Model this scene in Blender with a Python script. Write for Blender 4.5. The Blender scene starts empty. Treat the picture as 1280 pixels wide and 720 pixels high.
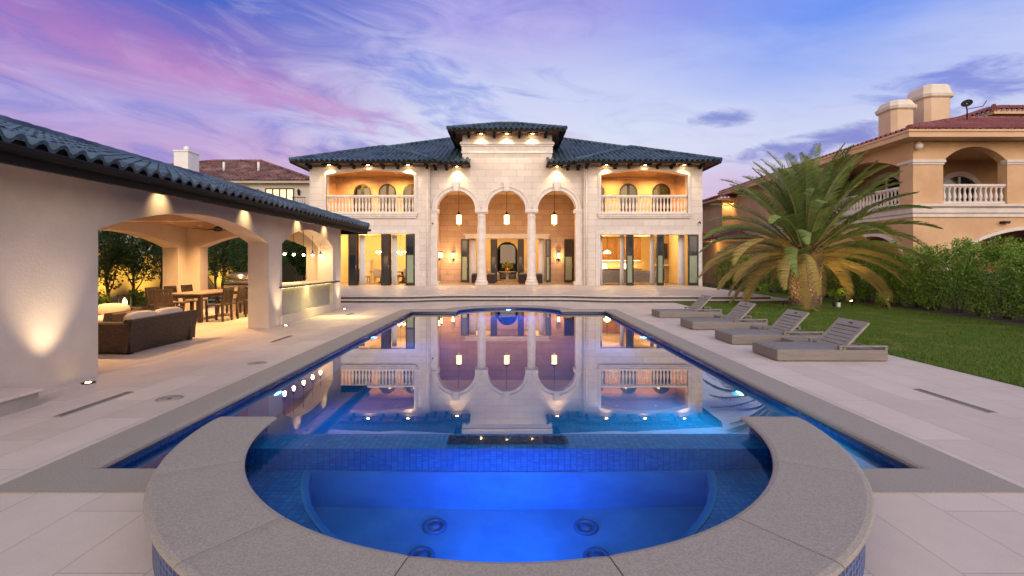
import bpy, math, random
import numpy as np
from mathutils import Vector, Matrix
from mathutils.geometry import tessellate_polygon
random.seed(7); rng = np.random.default_rng(7)
PI = math.pi; R = math.radians
SC = bpy.context.scene
COL = SC.collection

# ------------------------------------------------------------------ camera
cd = bpy.data.cameras.new('camera'); cam = bpy.data.objects.new('camera', cd); COL.objects.link(cam)
cam.location = (0, 0, 1.58); cam.rotation_euler = (R(90), 0, 0)
cd.sensor_width = 36; cd.lens = 36*600/1280; cd.shift_x = 4/1280; cd.shift_y = -32/1280
cd.clip_start = 0.05; cd.clip_end = 3000
SC.camera = cam
SC.view_settings.view_transform = 'Standard'; SC.view_settings.look = 'None'
SC.view_settings.exposure = 0.42; SC.view_settings.gamma = 1.0
SC.cycles.use_denoising = True
SC.cycles.max_bounces = 7; SC.cycles.diffuse_bounces = 3; SC.cycles.glossy_bounces = 4
SC.cycles.transmission_bounces = 6; SC.cycles.transparent_max_bounces = 8
SC.cycles.sample_clamp_indirect = 6.0
SC.cycles.caustics_reflective = False; SC.cycles.caustics_refractive = True

# ------------------------------------------------------------------ world: dusk sky with wisps of cloud
def srgb(r, g, b, k=1.0):
    f = lambda c: (c/255/12.92 if c/255 <= 0.04045 else ((c/255+0.055)/1.055)**2.4)
    return (f(r)*k, f(g)*k, f(b)*k, 1)
W = bpy.data.worlds.new('World'); SC.world = W; W.use_nodes = True
NT = W.node_tree; NT.nodes.clear()
class N:
    """tiny node-graph helper"""
    def __init__(s, nt): s.nt = nt; s.l = nt.links
    def new(s, t, **k):
        n = s.nt.nodes.new(t)
        for a, b in k.items(): setattr(n, a, b)
        return n
    def put(s, sock, v):
        if hasattr(v, 'is_output') or isinstance(v, bpy.types.NodeSocket): s.l.new(v, sock)
        elif v is not None: sock.default_value = v
    def m(s, op, a, b=None, c=None, clamp=False):
        n = s.new('ShaderNodeMath', operation=op, use_clamp=clamp)
        s.put(n.inputs[0], a)
        if b is not None: s.put(n.inputs[1], b)
        if c is not None: s.put(n.inputs[2], c)
        return n.outputs[0]
    def smooth(s, v, a, b):
        n = s.new('ShaderNodeMapRange', interpolation_type='SMOOTHSTEP')
        s.put(n.inputs[0], v); n.inputs[1].default_value = a; n.inputs[2].default_value = b
        return n.outputs[0]
    def mix(s, f, a, b, bt='MIX'):
        n = s.new('ShaderNodeMix', data_type='RGBA', blend_type=bt)
        s.put(n.inputs[0], f); s.put(n.inputs[6], a); s.put(n.inputs[7], b)
        return n.outputs[2]
    def ramp(s, v, pts, interp='LINEAR'):
        n = s.new('ShaderNodeValToRGB'); n.color_ramp.interpolation = interp
        e = n.color_ramp.elements
        e[0].position, e[0].color = pts[0]; e[1].position, e[1].color = pts[-1]
        for p, c in pts[1:-1]:
            q = e.new(p); q.color = c
        s.put(n.inputs[0], v); return n.outputs[0]
    def noise(s, vec, scale, detail=4, rough=0.55, dist=0.0, col=False):
        n = s.new('ShaderNodeTexNoise'); n.inputs['Scale'].default_value = scale
        n.inputs['Detail'].default_value = detail; n.inputs['Roughness'].default_value = rough
        n.inputs['Distortion'].default_value = dist
        if vec is not None: s.put(n.inputs['Vector'], vec)
        return n.outputs[1 if col else 0]
    def comb(s, x, y, z):
        n = s.new('ShaderNodeCombineXYZ'); s.put(n.inputs[0], x); s.put(n.inputs[1], y); s.put(n.inputs[2], z)
        return n.outputs[0]
    def sep(s, v):
        n = s.new('ShaderNodeSeparateXYZ'); s.put(n.inputs[0], v); return n.outputs
w = N(NT)
tc = w.new('ShaderNodeTexCoord').outputs['Generated']
sx, sy, sz = w.sep(tc)
az = w.m('ARCTAN2', sx, sy)                       # 0 = away from the pool's near end, + = right
el = w.m('ARCSINE', sz)
d_el = w.m('MULTIPLY', el, 180/PI); d_az = w.m('MULTIPLY', az, 180/PI)
# warping noise for soft edges
nvec = w.comb(w.m('MULTIPLY', d_az, 0.045), w.m('MULTIPLY', w.m('ADD', d_el, w.m('MULTIPLY', d_az, 0.10)), 0.15), 0.0)
n1 = w.noise(nvec, 1.0, 6, 0.55, 0.6)
n2 = w.noise(w.comb(w.m('MULTIPLY', d_az, 0.08), w.m('MULTIPLY', w.m('ADD', d_el, w.m('MULTIPLY', d_az, 0.12)), 0.27), 4.7), 1.0, 7, 0.6, 1.2)
n3 = w.noise(w.comb(w.m('MULTIPLY', d_az, 0.22), w.m('MULTIPLY', w.m('ADD', d_el, w.m('MULTIPLY', d_az, 0.14)), 0.75), 9.1), 1.0, 7, 0.62, 0.5)
elw = w.m('ADD', d_el, w.m('MULTIPLY', w.m('SUBTRACT', n1, 0.5), 9.0))
t = w.m('DIVIDE', elw, 40.0)
left = w.ramp(t, [(0.0, srgb(225, 150, 185)), (0.16, srgb(224, 155, 195)), (0.26, srgb(196, 142, 204)), (0.36, srgb(172, 152, 222)),
                  (0.45, srgb(180, 118, 196)), (0.54, srgb(126, 92, 196)), (0.64, srgb(36, 76, 196)), (1.0, srgb(20, 54, 165))])
mid = w.ramp(t, [(0.0, srgb(226, 190, 212)), (0.2, srgb(222, 205, 232)), (0.35, srgb(216, 218, 244)), (0.5, srgb(200, 204, 244)),
                 (0.66, srgb(168, 156, 232)), (1.0, srgb(110, 120, 215))])
right = w.ramp(t, [(0.0, srgb(70, 90, 180)), (0.05, srgb(84, 90, 190)), (0.10, srgb(172, 92, 196)), (0.17, srgb(190, 134, 208)), (0.25, srgb(196, 180, 228)), (0.32, srgb(204, 204, 240)),
                   (0.42, srgb(186, 194, 244)), (0.6, srgb(92, 136, 244)), (1.0, srgb(50, 104, 232))])
azw = w.m('ADD', d_az, w.m('MULTIPLY', w.m('SUBTRACT', n2, 0.5), 16.0))
sky = w.mix(w.smooth(azw, -34, -4), left, mid)
sky = w.mix(w.smooth(azw, 4, 38), sky, right)
def blob(az0, el0, ra, re, tilt=0.0):
    a = w.m('SUBTRACT', d_az, az0); e = w.m('SUBTRACT', w.m('SUBTRACT', d_el, el0), w.m('MULTIPLY', a, tilt))
    r2 = w.m('ADD', w.m('POWER', w.m('ABSOLUTE', w.m('DIVIDE', a, ra)), 2.0), w.m('POWER', w.m('ABSOLUTE', w.m('DIVIDE', e, re)), 2.0))
    r2 = w.m('ADD', r2, w.m('MULTIPLY', w.m('SUBTRACT', n3, 0.5), 5.0))
    return w.smooth(r2, 1.6, -0.3)
def over(s, f, c, k=1.0): return w.mix(w.m('MULTIPLY', f, k), s, c)
# broad wisps
rsoft = w.m('SUBTRACT', 1.0, w.m('MULTIPLY', w.smooth(d_az, -6, 16), 0.72))
sky = over(sky, w.m('MULTIPLY', rsoft, w.smooth(n2, 0.46, 0.74)), srgb(222, 200, 236), 0.36)
sky = over(sky, w.m('MULTIPLY', rsoft, w.smooth(n2, 0.52, 0.27)), srgb(84, 92, 204), 0.6)
# single clouds
sky = over(sky, blob(-30, 18.0, 20, 1.6, -0.16), srgb(190, 118, 196), 0.65)
sky = over(sky, blob(-38, 20.5, 14, 1.7, -0.10), srgb(150, 96, 192), 0.6)
sky = over(sky, blob(-14, 11.2, 9, 1.7, -0.12), srgb(116, 98, 196), 0.9)
sky = over(sky, blob(-8, 19.5, 7, 3.0, -0.3), srgb(92, 116, 222), 0.6)
sky = over(sky, blob(24, 15.3, 3.2, 0.85, -0.04), srgb(108, 112, 204), 0.95)
sky = over(sky, blob(34, 11.9, 10, 1.05, 0.09), srgb(94, 92, 196), 0.9)
sky = over(sky, blob(45, 15.2, 8, 1.5, 0.0), srgb(92, 98, 210), 0.8)
sky = over(sky, blob(2, 13.8, 9, 0.8, 0.12), srgb(205, 180, 226), 0.6)
# the glow of the set sun, behind the camera
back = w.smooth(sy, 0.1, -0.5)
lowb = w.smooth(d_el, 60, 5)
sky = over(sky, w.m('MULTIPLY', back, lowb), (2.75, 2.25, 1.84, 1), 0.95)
# the high sky
sky = over(sky, w.smooth(d_el, 31, 62), (0.68, 0.70, 0.74, 1), 0.9)
# below the horizon
sky = over(sky, w.smooth(sz, -0.01, -0.08), (0.05, 0.05, 0.06, 1))
nish = w.new('ShaderNodeTexSky'); nish.sky_type = 'NISHITA'; nish.sun_disc = False
nish.sun_elevation = R(3); nish.sun_rotation = R(195)
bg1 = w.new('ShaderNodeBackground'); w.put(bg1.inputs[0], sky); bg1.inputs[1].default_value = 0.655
bg2 = w.new('ShaderNodeBackground'); w.put(bg2.inputs[0], nish.outputs[0]); bg2.inputs[1].default_value = 0.05
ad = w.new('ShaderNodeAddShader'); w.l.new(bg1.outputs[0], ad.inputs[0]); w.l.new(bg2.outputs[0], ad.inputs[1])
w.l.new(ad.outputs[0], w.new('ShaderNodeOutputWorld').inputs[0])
W.cycles.sampling_method = 'MANUAL'; W.cycles.sample_map_resolution = 512

sd = bpy.data.lights.new('sun', 'SUN'); sd.energy = 0.85; sd.angle = R(25); sd.color = (1.0, 0.87, 0.78)
sun = bpy.data.objects.new('sun', sd); COL.objects.link(sun); sun.rotation_euler = (R(62), 0, R(15))

# ------------------------------------------------------------------ helpers
def tag(o, label=None, cat=None, group=None, kind=None):
    for k, v in (('label', label), ('category', cat), ('group', group), ('kind', kind)):
        if v: o[k] = v
    return o
def empty(name, loc=(0, 0, 0), label=None, cat=None, group=None):
    o = bpy.data.objects.new(name, None); COL.objects.link(o); o.location = loc; o.empty_display_size = 0.2
    return tag(o, label, cat, group)
def attach(o, p):
    o.parent = p
    if p.type == 'EMPTY': o.matrix_parent_inverse = Matrix.Translation(-Vector(p.location))
def copy_tree(o, parent=None):
    c = o.copy(); COL.objects.link(c)
    if parent is not None: c.parent = parent
    for ch in [x for x in KIDS.get(o.name, [])]:
        d = copy_tree(ch, c); KIDS.setdefault(c.name, []).append(d)
    return c
KIDS = {}
def place(proto, used, loc, rz=0.0, label=None, group=None, scale=None):
    o = proto if not used.get(proto.name) else copy_tree(proto)
    used[proto.name] = True
    o.location = loc; o.rotation_euler = (0, 0, rz)
    if scale: o.scale = (scale,)*3 if not hasattr(scale, '__len__') else scale
    if label: o['label'] = label
    if group: o['group'] = group
    return o
USED = {}
class MB:
    def __init__(s): s.v = []; s.f = []; s.sm = []
    def add(s, vs, fs, smooth=False):
        n = len(s.v); s.v += [tuple(p) for p in vs]; s.f += [tuple(i+n for i in f) for f in fs]; s.sm += [smooth]*len(fs)
        return s
    def box(s, x0, x1, y0, y1, z0, z1, bev=0.0):
        if bev <= 0:
            return s.add([(x0,y0,z0),(x1,y0,z0),(x1,y1,z0),(x0,y1,z0),(x0,y0,z1),(x1,y0,z1),(x1,y1,z1),(x0,y1,z1)],
                         [(0,3,2,1),(4,5,6,7),(0,1,5,4),(1,2,6,5),(2,3,7,6),(3,0,4,7)])
        b = min(bev, abs(x1-x0)*.45, abs(y1-y0)*.45, abs(z1-z0)*.45); rings = []
        for z, i in ((z0, b), (z0+b, 0), (z1-b, 0), (z1, b)):
            rings.append([(x0+i+(b-i), y0+i, z), (x1-i-(b-i), y0+i, z), (x1-i, y0+i+(b-i), z), (x1-i, y1-i-(b-i), z),
                          (x1-i-(b-i), y1-i, z), (x0+i+(b-i), y1-i, z), (x0+i, y1-i-(b-i), z), (x0+i, y0+i+(b-i), z)])
        return s.rings(rings, True)
    def rings(s, rings, caps=True, smooth=False, closed=True):
        n = len(rings[0]); vs = [p for r in rings for p in r]; fs = []
        for i in range(len(rings)-1):
            for j in range(n if closed else n-1):
                k = (j+1) % n
                fs.append((i*n+j, i*n+k, (i+1)*n+k, (i+1)*n+j))
        if caps: fs.append(tuple(range(n-1, -1, -1))); fs.append(tuple((len(rings)-1)*n+j for j in range(n)))
        return s.add(vs, fs, smooth)
    def lathe(s, c, prof, seg=16, smooth=True, caps=True):
        return s.rings([[(c[0]+r*math.cos(2*PI*j/seg), c[1]+r*math.sin(2*PI*j/seg), c[2]+z) for j in range(seg)] for r, z in prof], caps, smooth)
    def tube(s, pts, r, seg=6, smooth=True):
        pts = [Vector(p) for p in pts]; rs = r if hasattr(r, '__len__') else [r]*len(pts); rings = []
        for i, p in enumerate(pts):
            d = (pts[min(i+1, len(pts)-1)]-pts[max(i-1, 0)]).normalized()
            a = d.cross(Vector((0, 0, 1)) if abs(d.z) < 0.9 else Vector((0, 1, 0))).normalized(); b = d.cross(a)
            rings.append([tuple(p+a*rs[i]*math.cos(2*PI*j/seg)+b*rs[i]*math.sin(2*PI*j/seg)) for j in range(seg)])
        return s.rings(rings, True, smooth)
    def bar(s, p, q, w_, h_, up=(0, 0, 1)):
        p = Vector(p); q = Vector(q); d = (q-p).normalized(); u = Vector(up)
        a = d.cross(u).normalized()*w_/2; b = a.cross(d).normalized()*h_/2
        return s.rings([[tuple(e+a+b), tuple(e-a+b), tuple(e-a-b), tuple(e+a-b)] for e in (p, q)], True)
    def prism(s, loop, t0, t1, holes=(), m=lambda a, b, t: (a, b, t), front=True, back=True):
        """2-D loop with holes pushed from t0 to t1"""
        loops = [list(loop)]+[list(h) for h in holes]
        flat = [p for l in loops for p in l]; n = len(flat)
        tris = tessellate_polygon([[Vector((p[0], p[1], 0)) for p in l] for l in loops])
        vs = [m(p[0], p[1], t0) for p in flat]+[m(p[0], p[1], t1) for p in flat]; fs = []
        if front: fs += [tuple(x) for x in tris]
        if back: fs += [tuple(i+n for i in reversed(x)) for x in tris]
        o = 0
        for l in loops:
            k = len(l)
            for j in range(k): fs.append((o+j, o+(j+1) % k, n+o+(j+1) % k, n+o+j))
            o += k
        return s.add(vs, fs)
    def wallY(s, loop, y0, y1, holes=()): return s.prism(loop, y0, y1, holes, lambda a, b, t: (a, t, b))
    def wallX(s, loop, x0, x1, holes=()): return s.prism(loop, x0, x1, holes, lambda a, b, t: (t, a, b))
    def sweep(s, path, prof, closed=False, smooth=False, caps=True):
        """horizontal path of (x,y); prof of (offset to the left of travel, z)"""
        P = [Vector((p[0], p[1])) for p in path]; n = len(P); rings = []
        for i in range(n):
            a = P[i]-P[i-1] if (i > 0 or closed) else P[1]-P[0]
            b = P[(i+1) % n]-P[i] if (i < n-1 or closed) else a
            a = a.normalized(); b = b.normalized()
            na = Vector((-a.y, a.x)); nb = Vector((-b.y, b.x)); mm = (na+nb).normalized()
            k = 1/max(0.35, mm.dot(na))
            rings.append([(P[i].x+mm.x*o*k, P[i].y+mm.y*o*k, z) for o, z in prof])
        if closed: rings.append(rings[0]); caps = False
        return s.rings(rings, caps, smooth)
    def ball(s, c, r, seg=10, sq=(1, 1, 1)):
        pr = [(max(1e-4, math.sin(PI*i/6)), -math.cos(PI*i/6)) for i in range(7)]
        return s.rings([[(c[0]+r*q*sq[0]*math.cos(2*PI*j/seg), c[1]+r*q*sq[1]*math.sin(2*PI*j/seg), c[2]+r*z*sq[2]) for j in range(seg)] for q, z in pr], True, True)
    def cushion(s, x0, x1, y0, y1, z0, z1, n=6, p=5.0):
        cx, cy, cz = (x0+x1)/2, (y0+y1)/2, (z0+z1)/2; rings = []
        for i in range(9):
            th = -PI/2+PI*i/8; c = math.cos(th); sg = lambda v, e: math.copysign(abs(v)**(2/e), v)
            zz = sg(math.sin(th), 3.0); rr = max(1e-3, abs(c)**(2/3.0))
            rings.append([(cx+(x1-x0)/2*rr*sg(math.cos(2*PI*j/20), p), cy+(y1-y0)/2*rr*sg(math.sin(2*PI*j/20), p), cz+(z1-z0)/2*zz) for j in range(20)])
        return s.rings(rings, True, True)
    def build(s, name, mat_, parent=None, label=None):
        me = bpy.data.meshes.new(name); me.from_pydata(s.v, [], s.f); me.update()
        me.polygons.foreach_set('use_smooth', s.sm)
        if mat_: me.materials.append(mat_)
        o = bpy.data.objects.new(name, me); COL.objects.link(o)
        if parent is not None:
            attach(o, parent); KIDS.setdefault(parent.name, []).append(o)
        if label: o['label'] = label
        return o
def np_mesh(name, V, mat_, parent=None, nper=4):
    """V: (n, nper, 3) array of separate faces"""
    n = V.shape[0]; me = bpy.data.meshes.new(name)
    me.vertices.add(n*nper); me.vertices.foreach_set('co', V.reshape(-1).astype(np.float32))
    me.loops.add(n*nper); me.loops.foreach_set('vertex_index', np.arange(n*nper, dtype=np.int32))
    me.polygons.add(n); me.polygons.foreach_set('loop_start', np.arange(0, n*nper, nper, dtype=np.int32))
    me.polygons.foreach_set('loop_total', np.full(n, nper, dtype=np.int32))
    me.update(calc_edges=True); me.materials.append(mat_)
    o = bpy.data.objects.new(name, me); COL.objects.link(o)
    if parent is not None:
        attach(o, parent); KIDS.setdefault(parent.name, []).append(o)
    return o
def arch(x0, x1, zb, zs, zt, n=18):
    """opening loop: flat jambs to zs, then a circular head whose crown is at zt"""
    h = (x1-x0)/2; c = (x0+x1)/2; r = zt-zs; Rr = (h*h+r*r)/(2*r); cz = zt-Rr; a = math.asin(min(1, h/Rr))
    if r > h*0.999: a = PI/2
    pts = [(x0, zb), (x1, zb)]
    for i in range(n+1):
        q = a-2*a*i/n; pts.append((c+Rr*math.sin(q), cz+Rr*math.cos(q)))
    return pts
def rect(x0, x1, z0, z1): return [(x0, z0), (x1, z0), (x1, z1), (x0, z1)]
def arc_pts(c, r, a0, a1, n): return [(c[0]+r*math.cos(R(a0+(a1-a0)*i/n)), c[1]+r*math.sin(R(a0+(a1-a0)*i/n))) for i in range(n+1)]

def lamp(kind, loc, power, color=(1, .62, .28), parent=None, radius=0.05, direction=(0, 0, -1), size=60, blend=0.6, dims=None, name='lamp_light'):
    l = bpy.data.lights.new(name, kind); l.energy = power; l.color = color
    if kind == 'AREA':
        l.shape = 'RECTANGLE'; l.size, l.size_y = dims
    else: l.shadow_soft_size = radius
    if kind == 'SPOT': l.spot_size = R(size); l.spot_blend = blend
    o = bpy.data.objects.new(name, l); COL.objects.link(o); o.location = loc
    o.rotation_euler = Vector(direction).to_track_quat('-Z', 'Y').to_euler()
    if parent is not None:
        o.parent = parent
        if parent.type == 'EMPTY': o.matrix_parent_inverse = Matrix.Translation(-Vector(parent.location))
        KIDS.setdefault(parent.name, []).append(o)
    return o

# ------------------------------------------------------------------ materials
def boxvec(g):
    """world-size coordinates laid flat on whichever way the face looks"""
    pos = g.new('ShaderNodeTexCoord').outputs['Object']; vt = g.new('ShaderNodeVectorTransform', vector_type='NORMAL', convert_from='WORLD', convert_to='OBJECT')
    g.l.new(g.new('ShaderNodeNewGeometry').outputs['True Normal'], vt.inputs[0]); nor = vt.outputs[0]
    px, py, pz = g.sep(pos); nx, ny, nz = g.sep(nor)
    top = g.m('GREATER_THAN', g.m('ABSOLUTE', nz), 0.7)
    sidex = g.m('GREATER_THAN', g.m('ABSOLUTE', nx), g.m('ABSOLUTE', ny))
    u = g.m('ADD', g.m('MULTIPLY', px, g.m('SUBTRACT', 1.0, sidex)), g.m('MULTIPLY', py, sidex))
    u = g.m('ADD', g.m('MULTIPLY', px, top), g.m('MULTIPLY', u, g.m('SUBTRACT', 1.0, top)))
    v = g.m('ADD', g.m('MULTIPLY', py, top), g.m('MULTIPLY', pz, g.m('SUBTRACT', 1.0, top)))
    return g.comb(u, v, 0.0), pos
def base(name):
    m = bpy.data.materials.new(name); m.use_nodes = True; nt = m.node_tree
    b = nt.nodes['Principled BSDF']; return m, N(nt), b
def rgb(c): return (c[0], c[1], c[2], 1)
def mk(name, c, c2=None, scale=3.0, rough=0.6, metal=0.0, bump=0.0, bscale=60.0, spec=0.5, sheen=0, coat=0, detail=5, rvar=0.0):
    m, g, b = base(name); pos = g.new('ShaderNodeTexCoord').outputs['Object']
    c2 = c2 or tuple(x*0.8 for x in c)
    f = g.smooth(g.noise(pos, scale, detail, 0.62), 0.33, 0.67)
    g.put(b.inputs['Base Color'], g.mix(f, rgb(c), rgb(c2)))
    b.inputs['Roughness'].default_value = rough; b.inputs['Metallic'].default_value = metal
    if rvar: g.put(b.inputs['Roughness'], g.m('ADD', rough-rvar/2, g.m('MULTIPLY', g.noise(pos, scale*4, 3), rvar)))
    b.inputs['Specular IOR Level'].default_value = spec
    if coat: b.inputs['Coat Weight'].default_value = coat; b.inputs['Coat Roughness'].default_value = 0.1
    if bump:
        bn = g.new('ShaderNodeBump'); bn.inputs['Strength'].default_value = bump; bn.inputs['Distance'].default_value = 0.01
        g.put(bn.inputs['Height'], g.noise(pos, bscale, 4)); g.l.new(bn.outputs[0], b.inputs['Normal'])
    return m
def emit(name, c, s):
    m, g, b = base(name); b.inputs['Base Color'].default_value = rgb(c)
    b.inputs['Emission Color'].default_value = rgb(c); b.inputs['Emission Strength'].default_value = s; return m
def blocks(name, c1, c2, mortar, bw, bh, ms, rough=0.6, off=0.5, bump=0.4, var=0.5, nscale=4, spec=0.4, coat=0.0, speck=0.0, swap=False):
    """ashlar, pavers or mosaic: joints and a tone of its own for every unit"""
    m, g, b = base(name); vec, pos = boxvec(g)
    br = g.new('ShaderNodeTexBrick'); br.offset = off; br.inputs['Scale'].default_value = 1.0
    br.inputs['Brick Width'].default_value = bw; br.inputs['Row Height'].default_value = bh
    br.inputs['Mortar Size'].default_value = ms; br.inputs['Mortar Smooth'].default_value = 0.3; br.inputs['Bias'].default_value = 0.0
    br.inputs['Color1'].default_value = rgb(c1); br.inputs['Color2'].default_value = rgb(c2); br.inputs['Mortar'].default_value = rgb(mortar)
    if swap: a_, b_, _ = g.sep(vec); vec = g.comb(b_, a_, 0.0)
    g.put(br.inputs['Vector'], vec)
    nf = g.smooth(g.noise(pos, nscale, 6, 0.65), 0.25, 0.75)
    c = g.mix(var*0.5, br.outputs['Color'], g.mix(nf, rgb(c1), rgb(c2)))
    big = g.smooth(g.noise(pos, .55, 8, .7, .6), .35, .75)
    c = g.mix(g.m('MULTIPLY', big, .22), c, rgb(tuple(x*.62 for x in c2)))
    if speck:
        c = g.mix(g.m('MULTIPLY', g.smooth(g.noise(pos, 90, 2), 0.55, 0.75), speck), c, rgb(tuple(x*0.45 for x in c1)))
    g.put(b.inputs['Base Color'], c)
    g.put(b.inputs['Roughness'], g.m('ADD', rough-0.1, g.m('MULTIPLY', nf, 0.2)))
    b.inputs['Specular IOR Level'].default_value = spec
    if coat: b.inputs['Coat Weight'].default_value = coat; b.inputs['Coat Roughness'].default_value = 0.08
    bn = g.new('ShaderNodeBump'); bn.inputs['Strength'].default_value = bump; bn.inputs['Distance'].default_value = 0.01
    h = g.m('ADD', g.m('MULTIPLY', br.outputs['Fac'], -1.0), g.m('MULTIPLY', g.noise(pos, 45, 3), 0.35))
    g.put(bn.inputs['Height'], h); g.l.new(bn.outputs[0], b.inputs['Normal'])
    return m
def leafmat(name, c1, c2, c3, scale=1.2, rough=0.5, trans=0.25):
    m, g, b = base(name); geo = g.new('ShaderNodeNewGeometry')
    pos = g.new('ShaderNodeTexCoord').outputs['Object']
    c = g.mix(geo.outputs['Random Per Island'], rgb(c1), rgb(c2))
    c = g.mix(g.smooth(g.noise(pos, scale, 3), 0.5, 0.72), c, rgb(c3))
    g.put(b.inputs['Base Color'], c); b.inputs['Roughness'].default_value = rough; b.inputs['Specular IOR Level'].default_value = 0.3
    tr = g.new('ShaderNodeBsdfTranslucent'); g.put(tr.inputs[0], c)
    mx = g.new('ShaderNodeMixShader'); mx.inputs[0].default_value = trans
    out = [n for n in g.nt.nodes if n.type == 'OUTPUT_MATERIAL'][0]
    g.l.new(b.outputs[0], mx.inputs[1]); g.l.new(tr.outputs[0], mx.inputs[2]); g.l.new(mx.outputs[0], out.inputs[0])
    return m
def roofmat(name, c1, c2, c3, rough):
    m, g, b = base(name); pos = g.new('ShaderNodeTexCoord').outputs['Object']
    v = g.new('ShaderNodeTexVoronoi'); v.inputs['Scale'].default_value = 3.2; g.put(v.inputs['Vector'], pos)
    x, _, _ = g.sep(v.outputs['Color'])
    c = g.mix(x, rgb(c1), rgb(c2)); c = g.mix(g.smooth(g.noise(pos, 1.1, 5), 0.45, 0.7), c, rgb(c3))
    g.put(b.inputs['Base Color'], c); g.put(b.inputs['Roughness'], g.m('ADD', rough-.1, g.m('MULTIPLY', g.noise(pos, 9, 3), 0.25)))
    bn = g.new('ShaderNodeBump'); bn.inputs['Strength'].default_value = 0.3; bn.inputs['Distance'].default_value = 0.01
    g.put(bn.inputs['Height'], g.noise(pos, 30, 4)); g.l.new(bn.outputs[0], b.inputs['Normal']); return m
def weave(name, c1, c2, sc=26):
    m, g, b = base(name); vec, pos = boxvec(g)
    a = g.new('ShaderNodeTexBrick'); a.offset = 0.5; a.inputs['Scale'].default_value = 1
    a.inputs['Brick Width'].default_value = 0.05; a.inputs['Row Height'].default_value = 0.028; a.inputs['Mortar Size'].default_value = 0.003
    a.inputs['Color1'].default_value = rgb(c1); a.inputs['Color2'].default_value = rgb(c2); a.inputs['Mortar'].default_value = rgb(tuple(x*.15 for x in c1))
    g.put(a.inputs['Vector'], vec); g.put(b.inputs['Base Color'], a.outputs['Color']); b.inputs['Roughness'].default_value = 0.5
    bn = g.new('ShaderNodeBump'); bn.inputs['Strength'].default_value = 0.9; bn.inputs['Distance'].default_value = 0.01
    g.put(bn.inputs['Height'], g.m('MULTIPLY', a.outputs['Fac'], -1.0)); g.l.new(bn.outputs[0], b.inputs['Normal']); return m
def wood(name, c1, c2, axis=0, rough=0.55, scale=1.0):
    m, g, b = base(name); pos = g.new('ShaderNodeTexCoord').outputs['Object']; x, y, z = g.sep(pos)
    k = [6.0*scale]*3; k[axis] = 0.7*scale
    v = g.comb(g.m('MULTIPLY', x, k[0]), g.m('MULTIPLY', y, k[1]), g.m('MULTIPLY', z, k[2]))
    f = g.smooth(g.noise(v, 3.0, 6, 0.65, 0.8), 0.3, 0.7)
    g.put(b.inputs['Base Color'], g.mix(f, rgb(c1), rgb(c2))); b.inputs['Roughness'].default_value = rough
    bn = g.new('ShaderNodeBump'); bn.inputs['Strength'].default_value = 0.25; bn.inputs['Distance'].default_value = 0.005
    g.put(bn.inputs['Height'], f); g.l.new(bn.outputs[0], b.inputs['Normal']); return m
def water(name, ior_r, tint, ripple, k, body):
    """refracting water with a mirror-like top; the Fresnel share of the reflection falls off with the angle"""
    m, g, b = base(name); g.nt.nodes.remove(b)
    pos = g.new('ShaderNodeTexCoord').outputs['Object']
    bn = g.new('ShaderNodeBump'); bn.inputs['Strength'].default_value = ripple; bn.inputs['Distance'].default_value = 0.02
    g.put(bn.inputs['Height'], g.noise(pos, 1.6, 3, 0.5, 0.3))
    fr = g.new('ShaderNodeFresnel'); fr.inputs['IOR'].default_value = ior_r; g.l.new(bn.outputs[0], fr.inputs['Normal'])
    rf = g.new('ShaderNodeBsdfRefraction'); rf.inputs['IOR'].default_value = 1.33; rf.inputs['Roughness'].default_value = 0.0
    rf.inputs['Color'].default_value = rgb(tint); g.l.new(bn.outputs[0], rf.inputs['Normal'])
    gl = g.new('ShaderNodeBsdfGlossy'); gl.inputs['Roughness'].default_value = 0.0; gl.inputs['Color'].default_value = rgb(body)
    g.l.new(bn.outputs[0], gl.inputs['Normal'])
    mx = g.new('ShaderNodeMixShader'); g.put(mx.inputs[0], g.m('MULTIPLY', fr.outputs[0], k, clamp=True))
    out = [n for n in g.nt.nodes if n.type == 'OUTPUT_MATERIAL'][0]
    g.l.new(rf.outputs[0], mx.inputs[1]); g.l.new(gl.outputs[0], mx.inputs[2]); g.l.new(mx.outputs[0], out.inputs[0]); return m
def glassmat(name, c, f=0.25):
    m, g, b = base(name); g.nt.nodes.remove(b)
    fr = g.new('ShaderNodeFresnel'); fr.inputs['IOR'].default_value = 1.5
    tr = g.new('ShaderNodeBsdfTransparent'); tr.inputs[0].default_value = rgb(c)
    gl = g.new('ShaderNodeBsdfGlossy'); gl.inputs['Roughness'].default_value = 0.02
    mx = g.new('ShaderNodeMixShader'); g.put(mx.inputs[0], g.m('ADD', f*0.2, fr.outputs[0], clamp=True))
    out = [n for n in g.nt.nodes if n.type == 'OUTPUT_MATERIAL'][0]
    g.l.new(tr.outputs[0], mx.inputs[1]); g.l.new(gl.outputs[0], mx.inputs[2]); g.l.new(mx.outputs[0], out.inputs[0]); return m

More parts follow.
